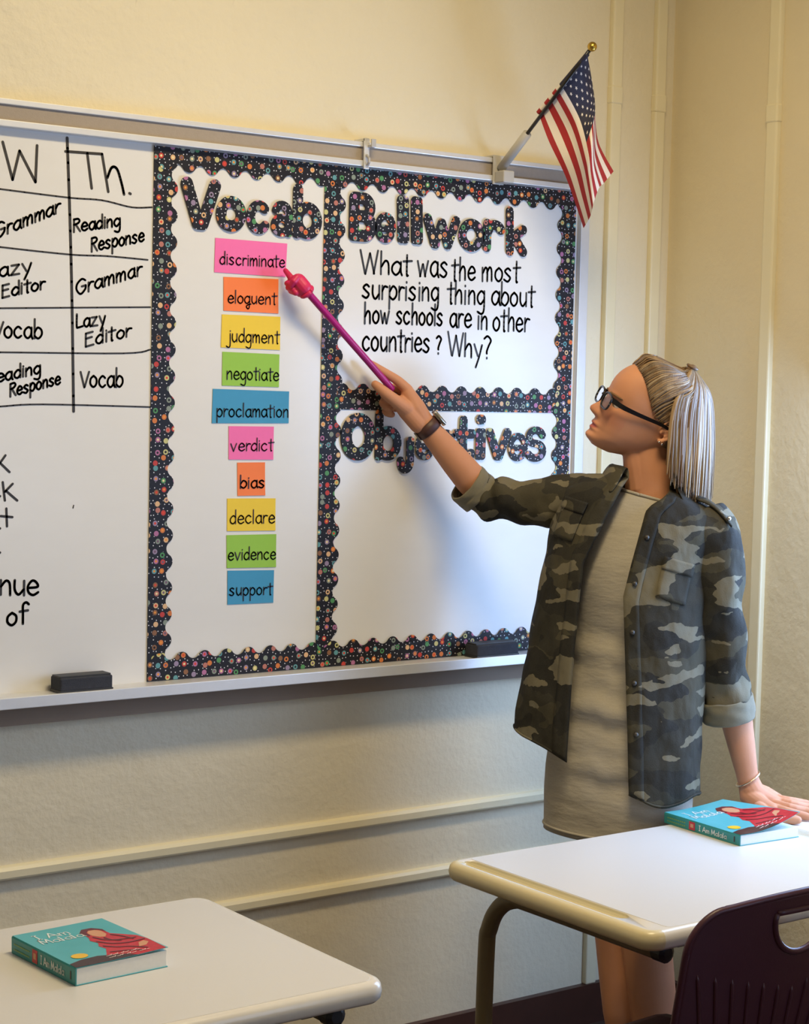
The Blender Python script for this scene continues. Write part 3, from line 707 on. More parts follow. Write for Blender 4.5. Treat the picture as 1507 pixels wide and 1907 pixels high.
def book(p, ax, ay, L, Wd, H, lift, label):
    """p: spine corner at the foot of the cover; ax runs up the cover (foot->head), ay spine->fore edge"""
    ax = Vector(ax).normalized(); ay = Vector(ay).normalized(); n = Vector((0, 0, 1)); p = Vector(p)
    o = empty('book', p+ax*L/2+ay*Wd/2, label, 'book', 'teal paperback books on the desks')
    T = lambda u, v, w: p+ax*u+ay*v+n*w
    cz = lambda u, v: H+lift*max(0, (v-.03)/(Wd-.03))**1.7*(1-0.65*u/L)     # height of the front cover
    t = 0.0007
    m = MB(); N = 14                                         # page block
    m.loft([[T(u, .0015, .0012), T(u, Wd-.002, .0012), T(u, Wd-.0026, H/2), T(u, Wd-.002, H-.0012), T(u, Wd*.5, H-.0012), T(u, .0015, H-.0012)] for u in (.0015, L-.0015)])
    m.build('page_block', MAT['pages'], o)
    m = MB(); m.bbox((0, 0, 0), (L, Wd, .0012), .0004)
    m.v = [T(*q) for q in m.v]; m.build('back_cover', MAT['teal'], o)
    m = MB(); m.loft([[T(u, -.0012, 0), T(u, .0006, 0), T(u, .0006, H), T(u, -.0006, H), T(u, -.0016, H-.002)] for u in (0, L)]); sp = m.build('spine', MAT['print_teal_dark'], o)
    def Cv(u, v, e=0): return T(u, v, cz(u, v)+e)
    m = MB(); g = [[Cv(L*i/10, Wd*j/N, 0.0) for j in range(N+1)] for i in range(11)]; h = [[q+n*t for q in r] for r in g]
    m.grid([r for r in h]); m.grid([list(reversed(r)) for r in g])
    for ring in ([(r[0], s_[0]) for r, s_ in zip(g, h)], [(r[-1], s_[-1]) for r, s_ in zip(g, h)], list(zip(g[0], h[0])), list(zip(g[-1], h[-1]))):
        m.grid([[a, b] for a, b in ring])
    cv = m.build('front_cover', MAT['teal'], o, smooth=False)
    e0 = t+0.0003
    def poly(name, pts, mat, e, parent):                       # printed shape draped over the cover, pts in unit cover coords (x across, y up)
        bm = bmesh.new(); vs = [bm.verts.new((x*Wd, y*L, 0)) for x, y in pts]; f = bm.faces.new(vs)
        bmesh.ops.triangulate(bm, faces=[f])
        for _ in range(3): bmesh.ops.subdivide_edges(bm, edges=[ed for ed in bm.edges if ed.calc_length() > .012], cuts=1)
        bmesh.ops.triangulate(bm, faces=bm.faces[:])
        for v in bm.verts: v.co = Cv(v.co.y, v.co.x, e)
        m = MB(); m.bm(bm); return m.build(name, mat, parent)
    # figure in a red scarf on the right half
    poly('figure_print', [(.30,.00),(.98,.0),(.995,.30),(.97,.42),(.88,.52),(.80,.60),(.80,.72),(.74,.80),(.64,.81),(.57,.74),(.56,.60),(.52,.52),(.55,.44),(.50,.36),(.52,.28),(.44,.16)], MAT['print_red'], e0, cv)
    poly('hood_print', [(.58,.62),(.56,.74),(.63,.815),(.74,.81),(.81,.73),(.80,.66),(.76,.74),(.68,.765),(.62,.72),(.61,.64)], MAT['print_darkred'], e0+.0002, cv)
    poly('face_print', [(.62,.62),(.62,.70),(.66,.755),(.73,.75),(.77,.70),(.76,.60),(.71,.545),(.66,.56)], MAT['print_skin'], e0+.0002, cv)
    poly('hand_print', [(.80,.16),(.86,.25),(.93,.27),(.95,.22),(.88,.16)], MAT['print_skin'], e0+.0002, cv)
    poly('band_print', [(.0,.0),(.66,.0),(.60,.07),(.34,.16),(.16,.15),(.0,.10)], MAT['print_brown'], e0+.0002, cv)
    poly('seal_print', [(.20+.085*math.cos(k*math.pi/9), .235+.058*math.sin(k*math.pi/9)) for k in range(18)], MAT['print_yellow'], e0+.0004, cv)
    def text(s, x0, y0, w, h, r, surf, name, mat, parent):
        tot = sum(BADV.get(c, .92) for c in s)-.18; sx = w/tot; x = x0; m = MB()
        for c in s:
            for st in BG.get(c, G.get(c, [])):
                q = cr([Vector((a, b, 0)) for a, b in st], 3) if c not in BG else [Vector((a, b, 0)) for a, b in st]
                q = [Vector((x+k.x*sx, y0+k.y*h)) for k in q]
                for u, v in zip(q, q[1:]):
                    k0 = len(m.v); capsule(m, u, v, r, 0, k=3)
                    m.v[k0:] = [surf(k.x, k.z) for k in m.v[k0:]]
            x += BADV.get(c, .92)*sx
        m.build(name, mat, parent)
    text('I Am', .12*Wd, .775*L, .36*Wd, .0125, .0011, lambda a, b: Cv(b, a, e0+.0003), 'title_print', MAT['print_white'], cv)
    text('Malala', .10*Wd, .65*L, .46*Wd, .0125, .0011, lambda a, b: Cv(b, a, e0+.0003), 'title_print', MAT['print_white'], cv)
    m = MB()                                                # folds of the printed scarf
    for pts in ([(.60,.58),(.66,.46),(.80,.40),(.92,.38)], [(.56,.47),(.64,.36),(.78,.30),(.96,.30)], [(.54,.34),(.62,.26),(.74,.20),(.84,.10)], [(.78,.56),(.84,.48),(.88,.36)], [(.68,.52),(.70,.44),(.76,.38)], [(.50,.18),(.64,.14),(.76,.08)]):
        q = [Vector((v.x*Wd, v.y*L)) for v in cr([Vector((a, b, 0)) for a, b in pts], 4)]
        for u, v in zip(q, q[1:]): capsule(m, u, v, .0019, 0, k=3)
    m.v = [Cv(q.z, q.x, e0+.0005) for q in m.v]; m.build('fold_print', MAT['print_darkred'], cv)
    for yy, ww in ((.105, .36), (.06, .44)):
        m = MB()
        for k in range(16):
            if k in (6, 11): continue
            a = Vector(((.40+ww*k/16)*Wd, yy*L)); capsule(m, a, a+Vector((.0035, .004*(k % 3)/2)), .0009, 0, k=3)
        m.v = [Cv(q.z, q.x, e0+.0006) for q in m.v]; m.build('small_print', plain('pale_small_print', srgb(222, 196, 190), 0.4), cv)
    S_ = lambda a, b: T(L-a, -.0020, b)                     # spine reading head to foot
    text('I Am Malala', .47*L, H*.28, .36*L, H*.26, .0009, S_, 'title_print', MAT['print_white'], sp)
    m = MB(); m.add([S_(.34*L, H*.12), S_(.42*L, H*.12), S_(.42*L, H*.9), S_(.34*L, H*.9)], [(0, 1, 2, 3)]); m.build('spine_picture', MAT['print_red'], sp)
    m = MB(); m.add([T(L-.36*L, -.0023, H*.35), T(L-.40*L, -.0023, H*.35), T(L-.40*L, -.0023, H*.7), T(L-.36*L, -.0023, H*.7)], [(0, 1, 2, 3)]); m.build('spine_face', MAT['print_skin'], sp)
    m = MB()
    for row in range(2):
        for k in range(9):
            a = Vector(((.05+.028*k)*L, H*(.3+.32*row))); capsule(m, a, a+Vector((.0028, 0)), .0012, 0, k=3)
    m.v = [S_(q.x, q.z) for q in m.v]; m.build('spine_print', plain('olive_spine_print', srgb(120, 160, 80), 0.4), sp)
    m = MB(); capsule(m, Vector((.93*L, H*.3)), Vector((.93*L, H*.7)), .0016, 0, k=3); m.v = [S_(q.x, q.z) for q in m.v]; m.build('spine_mark', MAT['print_brown'], sp)
    return o
z0 = DZ+.0004
a = on(1379, 1576, 2, DZ); b = on(1238, 1532, 2, DZ); c = on(1480, 1556, 2, DZ)
ax = (b-a); ay = Vector((ax.y, -ax.x, 0))
book((a.x, a.y, z0), ax, ay, ax.length, (c-a).length*0.985, .0215, .030, 'teal paperback with red-scarfed figure by the hand, front cover curling open')
a = on(142, 1837, 2, DZ); b = on(23, 1775, 2, DZ); c = on(311, 1800, 2, DZ)
ax = (b-a); ay = Vector((ax.y, -ax.x, 0))
book((a.x, a.y, z0), ax, ay, ax.length, (c-a).length, .0265, .0035, 'closed teal paperback with red-scarfed figure on the left desk')

# ------------------------------------------------------------------ chair
MAT['maroon'] = plain('maroon_plastic', srgb(66, 28, 44), 0.42, var=0.06, vs=80, bump=0.0002)
MAT['chrome'] = plain('chrome_tube', srgb(190, 190, 192), 0.2, 0.95)
cx0, cyb, sz = 2.234, -1.37, 0.40
chair = empty('school_chair', (cx0, -1.1, 0), 'maroon plastic school chair with a handle hole and ribbed back, in the right foreground', 'chair')
def back_pt(u, v):        # u -1..1 across, v 0..1 up
    hw = 0.222-0.008*sm(.75, 1, v)+.004*v
    z = sz+.02+.372*v; x = cx0+u*hw
    y = cyb-.055*v+.05*(1-u*u)*-1*.55+.02*(1-v)**2
    return Vector((x, y+0.03, z))
def back_outline(n=40):
    pts = []
    for i in range(n+1): pts.append((-1, .0+.80*i/n))
    for i in range(13):
        a = math.pi-math.pi/2*i/12; pts.append((-1+.26+.26*math.cos(a), .80+.17*math.sin(a)))
    for i in range(1, 20): u = -.74+1.48*i/20; pts.append((u, .97+.03*(1-(u/.74)**2)))
    for i in range(13):
        a = math.pi/2-math.pi/2*i/12; pts.append((1-.26+.26*math.cos(a), .80+.17*math.sin(a)))
    for i in range(n+1): pts.append((1, .80-.80*i/n))
    return pts
# shell as a dense (u,v) grid trimmed to the rounded outline, with the D-shaped hand hole left open
def hole(u, v):
    cu, top, bot, hw = 0.0, .915, .735, .27
    if v > top or v < bot-.0: return False
    k = (top-v)/(top-bot); return abs(u-cu) < hw*math.sqrt(max(0, 1-k**2.2))*1.0
def rowlimits(v):
    if v <= .80: return 1.0
    k = min(1, (v-.80)/.17); a = math.sqrt(max(0, 1-k*k)); 
    return .74+.26*a
def chair_shell():
    bm = bmesh.new(); NV = 60; NU = 56; rows = []
    for j in range(NV+1):
        v = j/NV; vv = v*.97; lim = rowlimits(vv)
        row = []
        for i in range(NU+1):
            u = (-1+2*i/NU)*lim; v2 = vv+(.03*(1-(u)**2))*sm(.7, .97, vv); row.append((u, v2))
        rows.append(row)
    # pull vertices near the hole outline onto it
    hc = (0.0, .83); HO = []
    for k in range(40):
        t = k/40
        if t < .25: HO.append((-.29+.58*t/.25, .925))
        else:
            a = -math.pi*(t-.25)/.75; HO.append((.30*math.cos(a), .915+.185*math.sin(a)))
    return rows, HO
rows, HO = chair_shell()
m = MB()
m.grid([[back_pt(u, v) for (u, v) in r] for r in rows])
shell = m.build('backrest', MAT['maroon'], chair, smooth=True)
so = shell.modifiers.new('s', 'SOLIDIFY'); so.thickness = .009; so.offset = 0; mod_apply(shell)
cm = MB(); ho = [back_pt(u, v) for u, v in HO]
cm.loft([[p+Vector((0, .06, 0)) for p in ho], [p+Vector((0, -.06, 0)) for p in ho]]); cut = cm.build('cutter', MAT['maroon'])
for o_ in (cut, shell):
    bm = bmesh.new(); bm.from_mesh(o_.data); bmesh.ops.recalc_face_normals(bm, faces=bm.faces[:]); bm.to_mesh(o_.data); bm.free()
bmo = shell.modifiers.new('b', 'BOOLEAN'); bmo.object = cut; bmo.operation = 'DIFFERENCE'; bmo.solver = 'EXACT'
mod_apply(shell); bpy.data.objects.remove(cut)
m = MB(); m.tube([p+Vector((0, -.004, 0)) for p in ho]+[ho[0]+Vector((0, -.004, 0))], .0055, 8); m.build('handle_rim', MAT['maroon'], chair, smooth=True)
m = MB(); rim = [back_pt(u, v) for u, v in back_outline(20)]; m.tube(rim, .006, 8); m.build('rim', MAT['maroon'], chair, smooth=True)
for i in range(13):                        # fanned ribs on the rear face
    k = (i-6)/6; m = MB(); pts = []
    for j in range(13):
        w = j/12; v = (.57+.13*abs(k))*(1-w)+.02*w; u = k*(.90-.25*w)*(1 if abs(k) > .02 else 1)
        p = back_pt(u, v); pts.append(p+Vector((0, -.0045, 0)))
    m.tube(cr(pts, 2), [.0008]+[.0036]*(len(cr(pts, 2))-2)+[.0008], 6); m.build('rib', MAT['maroon'], chair, smooth=True)
m = MB(); P = []
for i in range(25):
    row = []
    for j in range(25):
        u = -1+2*i/24; w = j/24; y = -1.345+.50*w
        hw = .215+.012*math.sin(w*3.14); rr = 1-.18*sm(.8, 1, w)*abs(u)**3
        row.append((cx0+u*hw*rr, y-.02*abs(u)**3*sm(.8, 1, w), sz+.012*abs(u)**2-.012*math.sin(w*math.pi)-.035*sm(.86, 1, w)**2+.045*(1-sm(0, .14, w))))
    P.append(row)
m.grid(P); seat = m.build('seat', MAT['maroon'], chair, smooth=True)
so = seat.modifiers.new('s', 'SOLIDIFY'); so.thickness = .008; mod_apply(seat)
for sx in (-1, 1):
    m = MB(); m.tube(cr([Vector(q) for q in ((cx0+sx*.17, -1.31, sz-.02), (cx0+sx*.18, -1.10, sz-.025), (cx0+sx*.18, -.95, sz-.03), (cx0+sx*.19, -.90, sz-.06), (cx0+sx*.20, -.87, .02))], 5), .0115, 12)
    lg = m.build('front_leg', MAT['chrome'], chair, smooth=True)
    m = MB(); m.tube([(cx0+sx*.20, -.87, 0), (cx0+sx*.20, -.87, .03)], .015, 12); m.build('foot', MAT['black_plastic'], lg)
    m = MB(); m.tube(cr([Vector(q) for q in ((cx0+sx*.18, -1.12, sz-.028), (cx0+sx*.19, -1.2, .22), (cx0+sx*.20, -1.36, .02))], 5), .0115, 12)
    lg = m.build('rear_leg', MAT['chrome'], chair, smooth=True)
    m = MB(); m.tube([(cx0+sx*.20, -1.363, 0), (cx0+sx*.20, -1.36, .03)], .015, 12); m.build('foot', MAT['black_plastic'], lg)

# ------------------------------------------------------------------ pointer stick
MAT['pointer'] = plain('magenta_stick_plastic', srgb(172, 22, 120), 0.3, var=0.05, vs=30)
MAT['pointer_hand'] = plain('pink_rubber_hand', srgb(214, 40, 98), 0.45, var=0.05, vs=60)
psa, psb = W(577, 549, 3.918), W(729, 723, 4.066)
stick = empty('pointer_stick', psb, 'magenta pointer stick tipped with a small pink pointing hand, held against the pink card', 'pointer')
def rod(m, pts, rad, seg=14):
    """round ended tapered tube"""
    pts = [Vector(p) for p in pts]; rad = rad if isinstance(rad, (list, tuple)) else [rad]*len(pts)
    d0 = (pts[0]-pts[1]).normalized(); d1 = (pts[-1]-pts[-2]).normalized(); P = []; R = []
    for k in (0, 1, 2, 3):
        a = k/4*math.pi/2; P.append(pts[0]+d0*rad[0]*math.cos(a)); R.append(max(1e-4, rad[0]*math.sin(a)))
    P += pts; R += rad
    for k in (3, 2, 1, 0):
        a = k/4*math.pi/2; P.append(pts[-1]+d1*rad[-1]*math.cos(a)); R.append(max(1e-4, rad[-1]*math.sin(a)))
    return m.tube(P, R, seg)
m = MB(); rod(m, [psb, psa.lerp(psb, .5), psa], .0076, 16); m.build('shaft', MAT['pointer'], stick, smooth=True)
def remesh(o, vox, it=2, fac=0.5):
    r = o.modifiers.new('r', 'REMESH'); r.mode = 'VOXEL'; r.voxel_size = vox; r.use_smooth_shade = True
    if it:
        s = o.modifiers.new('s', 'SMOOTH'); s.factor = fac; s.iterations = it
    mod_apply(o)
    for p in o.data.polygons: p.use_smooth = True
    return o
m = MB()
HD = 3.912
rod(m, [W(532, 504, HD+.012), W(541, 516, HD+.004), W(552, 530, HD)], [.0055, .0072, .009])            # index finger
rod(m, [W(556, 524, HD), W(566, 536, HD)], [.017, .017]); rod(m, [W(548, 528, HD+.006), W(561, 541, HD+.004)], [.014, .015])
for k, (x, y) in enumerate(((536, 528), (538, 536), (543, 542))): rod(m, [W(x+9, y-5, HD+.01), W(x, y, HD+.008), W(x+8, y+3, HD-.004)], [.0085, .008, .007])
rod(m, [W(553, 517, HD-.012), W(547, 524, HD-.016), W(543, 531, HD-.012)], [.008, .0075, .006])       # thumb
rod(m, [W(566, 537, HD+.002), W(572, 544, HD+.004)], [.0145, .0125])
ph = m.build('pointing_hand', MAT['pointer_hand'], stick, smooth=True); remesh(ph, .0012, 3)
m = MB(); ca = W(569, 541, HD+.003); cdv = (psb-psa).normalized(); cx_ = cdv.cross(Vector((0, 0, 1))).normalized(); cy_ = cdv.cross(cx_)
cp = [ca+cdv*.004+(cx_*math.cos(t*math.pi/10)+cy_*math.sin(t*math.pi/10))*.0135 for t in range(21)]
m.tube(cp, .0052, 10); m.build('cuff_ring', MAT['pointer_hand'], stick, smooth=True)

# ------------------------------------------------------------------ person
f0 = Vector((math.sin(YAW), math.cos(YAW), 0)); Zv = Vector((0, 0, 1))
PXM = 3.97/FPX
TA = math.radians(26)
Fr = (-r0*math.sin(TA)-f0*math.cos(TA)); Lf = (r0*math.cos(TA)-f0*math.sin(TA))
person = empty('person', Vector((W(1185, 2090, 3.97).x, W(1185, 2090, 3.97).y, 0)), 'person in camouflage shirt and grey dress pointing at the board, other hand on the desk', 'person')

W0 = W
def W(px, py, D): return W0(px, py, D+.030*sm(890, 1060, px))
# head frame
HB, HP, HR = math.radians(13), math.radians(24), math.radians(14)
Fh = -r0*math.cos(HB)-f0*math.sin(HB)
F_ = Fh*math.cos(HP)+Zv*math.sin(HP); U_ = -Fh*math.sin(HP)+Zv*math.cos(HP); L_ = U_.cross(F_)
L_, U_ = L_*math.cos(HR)-U_*math.sin(HR), U_*math.cos(HR)+L_*math.sin(HR)
HO_ = W(1091, 807, 3.95)-F_*.088-U_*.010
def hd(x, y, z): return HO_+F_*x+L_*y+U_*z
def spl(tab, x):
    n = len(tab)
    if x <= tab[0][0]: return tab[0][1:]
    for i in range(n-1):
        if x <= tab[i+1][0]:
            t = (x-tab[i][0])/(tab[i+1][0]-tab[i][0]); a, b, c, d = tab[max(0, i-1)], tab[i], tab[i+1], tab[min(n-1, i+2)]
            return [0.5*((2*b[k])+(c[k]-a[k])*t+(2*a[k]-5*b[k]+4*c[k]-d[k])*t*t+(3*b[k]-a[k]-3*c[k]+d[k])*t**3) for k in range(1, len(b))]
    return tab[-1][1:]
HT = [(-.004, .066, .020, .016), (.004, .080, -.005, .028), (.012, .0865, -.020, .036), (.022, .0840, -.035, .046), (.033, .083, -.048, .053), (.045, .084, -.066, .059),
      (.058, .0835, -.085, .063), (.075, .083, -.105, .0665), (.095, .080, -.118, .069), (.112, .085, -.124, .070), (.130, .088, -.127, .0715), (.150, .086, -.128, .072),
      (.170, .078, -.122, .070), (.188, .064, -.110, .063), (.203, .044, -.090, .050), (.214, .018, -.064, .032), (.219, -.012, -.036, .010)]
def g2(a, s): return math.exp(-(a/s)**2)
def head_pt(z, th, off=0.0, feat=True):
    xf, xb, hw = spl(HT, z); xc = -.02
    k = sm(.0, .085, z); xc = (xf+xb)/2*(1-k)+xc*k
    c, s = math.cos(th), math.sin(th); e = 0.86 if c > 0 else 0.95
    x = xc+((xf-xc) if c > 0 else (xc-xb))*math.copysign(abs(c)**e, c); y = hw*math.copysign(abs(s)**e, s)
    if off:
        n = Vector((c/((xf-xb)/2), s/hw, max(0, (z-.15))*45/.2)).normalized(); x += n.x*off; y += n.y*off; z += n.z*off
    if feat and c > 0:
        nose = interp([(.050, 0), (.0545, .008), (.0585, .0185), (.0630, .0250), (.0685, .0262), (.074, .0236), (.086, .0160), (.098, .0090), (.108, .003), (.116, 0)], z)
        nw = interp([(.055, .0125), (.068, .0115), (.08, .0075), (.1, .007)], z)
        x += nose*g2(y, nw)
        x += .004*g2(abs(y)-.0125, .005)*g2(z-.062, .006)                     # nostril wings
        x -= .0095*g2(abs(y)-.030, .0145)*g2(z-.099, .0105)                   # eye sockets
        x += .0035*g2(abs(y)-.026, .022)*g2(z-.115, .006)                     # brow
        x += .0058*g2(y, .023)*g2(z-.0400, .0042)+.0056*g2(y, .020)*g2(z-.0290, .0046)     # lips
        x -= .0046*g2(y, .024)*g2(z-.0345, .0019); x -= .0025*g2(y, .018)*g2(z-.0215, .0045)
        x += .0030*g2(y, .017)*g2(z-.009, .008)                               # chin
        k = .0045*g2(abs(y)-.044, .018)*g2(z-.070, .018); x += k; y += math.copysign(k*.5, y)
    return x, y, z
m = MB(); rings = []
NZ, NTH = 84, 112
for i in range(NZ+1):
    z = -.004+.223*i/NZ
    rings.append([hd(*head_pt(z, 2*math.pi*j/NTH)) for j in range(NTH)])
m.loft(rings)
# ears
for sd in (1, -1):
    ex, ey, ez = -.044, .0715, .100
    c = lambda dx, dz, dy=0: hd(ex+dx, sd*(ey+dy), ez+dz)
    hel = [c(.010, .006, .001), c(.008, .020, .004), c(-.002, .029, .007), c(-.014, .026, .010), c(-.019, .012, .011), c(-.016, -.004, .009), c(-.009, -.016, .006), c(-.002, -.022, .003)]
    rod(m, cr(hel, 4), .0036, 8)
    rod(m, [c(-.002, -.024, .002), c(.003, -.026, .001)], [.0062, .005], 10)                      # lobe
    rod(m, [c(.009, .0, .001), c(.009, -.008, .002)], .0042, 8)                                   # tragus
    rod(m, cr([c(.002, .018, .003), c(-.009, .012, .006), c(-.009, -.002, .005), c(-.002, -.012, .003)], 4), .0032, 8)
    m.ball(c(-.003, .002, -.006), .014, 14, sc=(1, 1, 1))
# neck, trunk, arms, hands, legs
def wp(q): return W(*q)
rod(m, [wp((1207, 800, 3.965)), wp((1208, 850, 3.97)), wp((1212, 905, 3.975)), wp((1213, 945, 3.98))], [.050, .0515, .0545, .060], 44)
rod(m, [wp((1185, 842, 3.955)), wp((1198, 905, 3.965))], [.030, .040], 16)
rod(m, [wp((1200, 985, 3.975)), wp((1182, 1150, 3.97)), wp((1165, 1320, 3.97))], [.080, .078, .088], 24)
rod(m, [wp((1120, 960, 3.99)), wp((1205, 975, 3.98)), wp((1290, 990, 3.945))], [.045, .055, .045], 16)
SR, ER, WR = wp((1070, 935, 4.01)), wp((905, 926, 4.135)), wp((788, 787, 4.092))
rod(m, [SR, SR.lerp(ER, .5), ER], [.038, .033, .033], 18)
FA = lambda a, b, t: a.lerp(b, t)
rod(m, [ER, FA(ER, WR, .25), FA(ER, WR, .5), FA(ER, WR, .75), FA(ER, WR, .93), WR], [.034, .0365, .0335, .0285, .0255, .0255], 44)
# right hand round the stick
rod(m, [WR, wp((772, 758, 4.082)), wp((760, 733, 4.076))], [.0245, .0235, .0165], 16)
rod(m, [wp((780, 790, 4.082)), wp((757, 764, 4.072)), wp((744, 750, 4.066))], [.021, .0205, .0165], 16)
rod(m, [wp((776, 776, 4.095)), wp((758, 752, 4.095))], [.022, .019], 16)
rod(m, cr([wp((759, 726, 4.074)), wp((741, 709, 4.066)), wp((722, 697, 4.060)), wp((703, 685, 4.055)), wp((689, 676, 4.052))], 3), [.0128, .0122, .0116, .0110, .0106, .0104, .0102, .0098, .0094, .0090, .0086, .0082, .0074], 14)
rod(m, cr([wp((757, 762, 4.066)), wp((737, 747, 4.050)), wp((717, 731, 4.040)), wp((699, 716, 4.040))], 3), [.0175, .0168, .0155, .0145, .0137, .0130, .0124, .0116, .0105, .0092], 14)
for p, r in (([(764, 736, 4.096), (733, 722, 4.098), (715, 733, 4.086), (727, 745, 4.066)], .0100), ([(762, 750, 4.104), (729, 741, 4.106), (713, 750, 4.094), (726, 760, 4.074)], .0097),
             ([(758, 763, 4.108), (732, 760, 4.108), (718, 766, 4.097), (730, 772, 4.080)], .0088)):
    rod(m, cr([wp(q) for q in p], 3), [r*1.15]+[r]*8+[r*.85], 12)
# left arm leaning on the desk
SL, EL = wp((1332, 990, 3.905)), wp((1350, 1228, 3.945)); WL = on(1394, 1454, 2, DZ+.062)
rod(m, [SL, FA(SL, EL, .5), EL], [.040, .035, .033], 18)
rod(m, [EL, FA(EL, WL, .25), FA(EL, WL, .5), FA(EL, WL, .75), FA(EL, WL, .93), WL], [.033, .0370, .0345, .0285, .0240, .0235], 44)
def dk(px, py, h): return on(px, py, 2, DZ+h)
rod(m, [WL, dk(1404, 1474, .040), dk(1422, 1487, .026), dk(1446, 1496, .018)], [.0235, .0245, .0225, .0165], 16)
rod(m, [WL, dk(1396, 1482, .030), dk(1420, 1500, .019), dk(1440, 1508, .015)], [.0225, .0225, .0185, .0140], 16)
rod(m, [dk(1398, 1470, .045), dk(1426, 1480, .028), dk(1450, 1489, .018)], [.0200, .0190, .0130], 14)
for p, r in (([(1446, 1488, .020), (1470, 1491, .021), (1492, 1495, .014), (1512, 1499, .0085)], .0092), ([(1448, 1493, .020), (1474, 1497, .022), (1500, 1503, .014), (1524, 1508, .0090)], .0098),
             ([(1446, 1499, .018), (1472, 1504, .020), (1498, 1510, .013), (1522, 1516, .0090)], .0098), ([(1442, 1505, .016), (1466, 1511, .017), (1488, 1517, .0125), (1508, 1522, .0090)], .0095),
             ([(1414, 1504, .018), (1440, 1518, .0145), (1466, 1524, .0120), (1486, 1527, .0105)], .0112)):
    rod(m, cr([dk(*q) for q in p], 3), [r*1.2, r*1.1, r*1.05]+[r]*5+[r*.92, r*.8], 12)
# legs
for kx, ky, hip, knee, mid, ank, D in ((0, 0, (1125, 1370), (1154, 1722), (1166, 1885), (1170, 2085), 3.995), (0, 0, (1205, 1370), (1200, 1728), (1218, 1885), (1232, 2085), 3.945)):
    h_, k_, c_, a_ = (W(p[0], p[1], D) for p in (hip, knee, mid, ank)); a_.z = .075
    rod(m, [h_, h_.lerp(k_, .5), h_.lerp(k_, .85), k_, k_.lerp(c_, .6), c_, c_.lerp(a_, .6), a_], [.082, .072, .059, .056, .053, .050, .036, .033], 44)
    rod(m, [a_+Vector((0, 0, -.02)), a_+Fr*.08+Vector((0, 0, -.042)), a_+Fr*.15+Vector((0, 0, -.055))], [.036, .030, .020], 14)
    rod(m, [a_-Fr*.02+Vector((0, 0, -.045)), a_+Fr*.05+Vector((0, 0, -.045))], [.03, .03], 14)
def skin_mat():
    t = NT('tanned_skin'); v = t.n('ShaderNodeNewGeometry').outputs['Position']
    n = t.noise(v, 14, 4); c = t.mix(n.outputs[0], srgb(190, 132, 100), srgb(212, 152, 116))
    at = t.n('ShaderNodeAttribute', attribute_name='lip').outputs['Fac']; c = t.mix(at, c, srgb(178, 92, 84))
    ck = t.n('ShaderNodeAttribute', attribute_name='cheek').outputs['Fac']; c = t.mix(ck, c, srgb(196, 116, 92))
    t.base(c); t.rough(0.58); t.b.inputs['Specular IOR Level'].default_value = .35; t.bump(t.noise(v, 420, 3).outputs[0], 0.25, 0.0006)
    t.b.inputs['Subsurface Weight'].default_value = 0.06; t.b.inputs['Subsurface Radius'].default_value = (0.01, 0.004, 0.002); t.b.inputs['Subsurface Scale'].default_value = 0.4
    return t.m
body = m.build('body', skin_mat(), person, smooth=True)
remesh(body, .0021, 3, 0.5)
lip = body.data.attributes.new('lip', 'FLOAT', 'POINT'); chk = body.data.attributes.new('cheek', 'FLOAT', 'POINT')
Ri = Matrix((F_, L_, U_)); off0 = body.matrix_world @ Vector((0, 0, 0))
lv = [0.0]*len(body.data.vertices); cv_ = [0.0]*len(lv)
for v in body.data.vertices:
    d = v.co-HO_
    if d.length > .2: continue
    x, y, z = Ri @ d
    if x > .04:
        a = 1-sm(.55, 1.05, math.sqrt((y/.0265)**2+((z-.0345-.06*abs(y))/(.0098-.12*abs(y)))**2)) if abs(y) < .0265 else 0
        lv[v.index] = a
        cv_[v.index] = min(1, .4*(g2(abs(y)-.043, .02)*g2(z-.068, .018)+.6*g2(y, .012)*g2(z-.068, .008)))
lip.data.foreach_set('value', lv); chk.data.foreach_set('value', cv_)

# eyes, brows, glasses, earrings
MAT['eye_white'] = plain('eye_white', srgb(225, 218, 210), 0.15); MAT['iris'] = plain('blue_grey_iris', srgb(70, 86, 96), 0.1)
MAT['lash'] = plain('dark_lash', srgb(58, 42, 34), 0.7)
for sd in (1, -1):
    c = hd(.0615, sd*.0290, .0995); m = MB(); m.ball(c, .0112, 20); e_ = m.build('eye', MAT['eye_white'], person, smooth=True)
    m = MB(); m.ball(hd(.0688, sd*.0290, .1005), .0052, 14); m.build('iris', MAT['iris'], e_, smooth=True)
    m = MB(); rod(m, cr([hd(.070, sd*.018, .1005), hd(.0740, sd*.026, .1055), hd(.0725, sd*.034, .1050), hd(.0645, sd*.0420, .1005)], 4), .0014, 6); m.build('eyelash', MAT['lash'], e_, smooth=True)
    m = MB(); P_ = cr([hd(*head_pt(.1155, a*sd, .001)) for a in (.17, .34, .52, .68)], 4); rod(m, P_, [.0016]+[.0023]*(len(P_)-3)+[.0016, .0010], 6); m.build('eyebrow', plain('blonde_brow', srgb(128, 96, 66), 0.8), person, smooth=True)
MAT['black_frame'] = plain('black_glossy_frame', srgb(24, 22, 24), 0.18)
gl = NT('eyeglass_lens'); gl.b.inputs['Transmission Weight'].default_value = 1.0; gl.rough(0.02); gl.b.inputs['IOR'].default_value = 1.12
m = MB()
def lens_pt(sd, a, k=1.0):
    ca, sa = math.cos(a), math.sin(a)
    y = .0315+k*.0255*math.copysign(abs(ca)**.62, ca); z = .0965+k*.0170*math.copysign(abs(sa)**.7, sa)
    return hd(.0930-.16*max(0, y-.012)**1.35+.02*(z-.0965), sd*y, z)
for sd in (1, -1): m.tube([lens_pt(sd, 2*math.pi*k/48) for k in range(49)], .0024, 8)
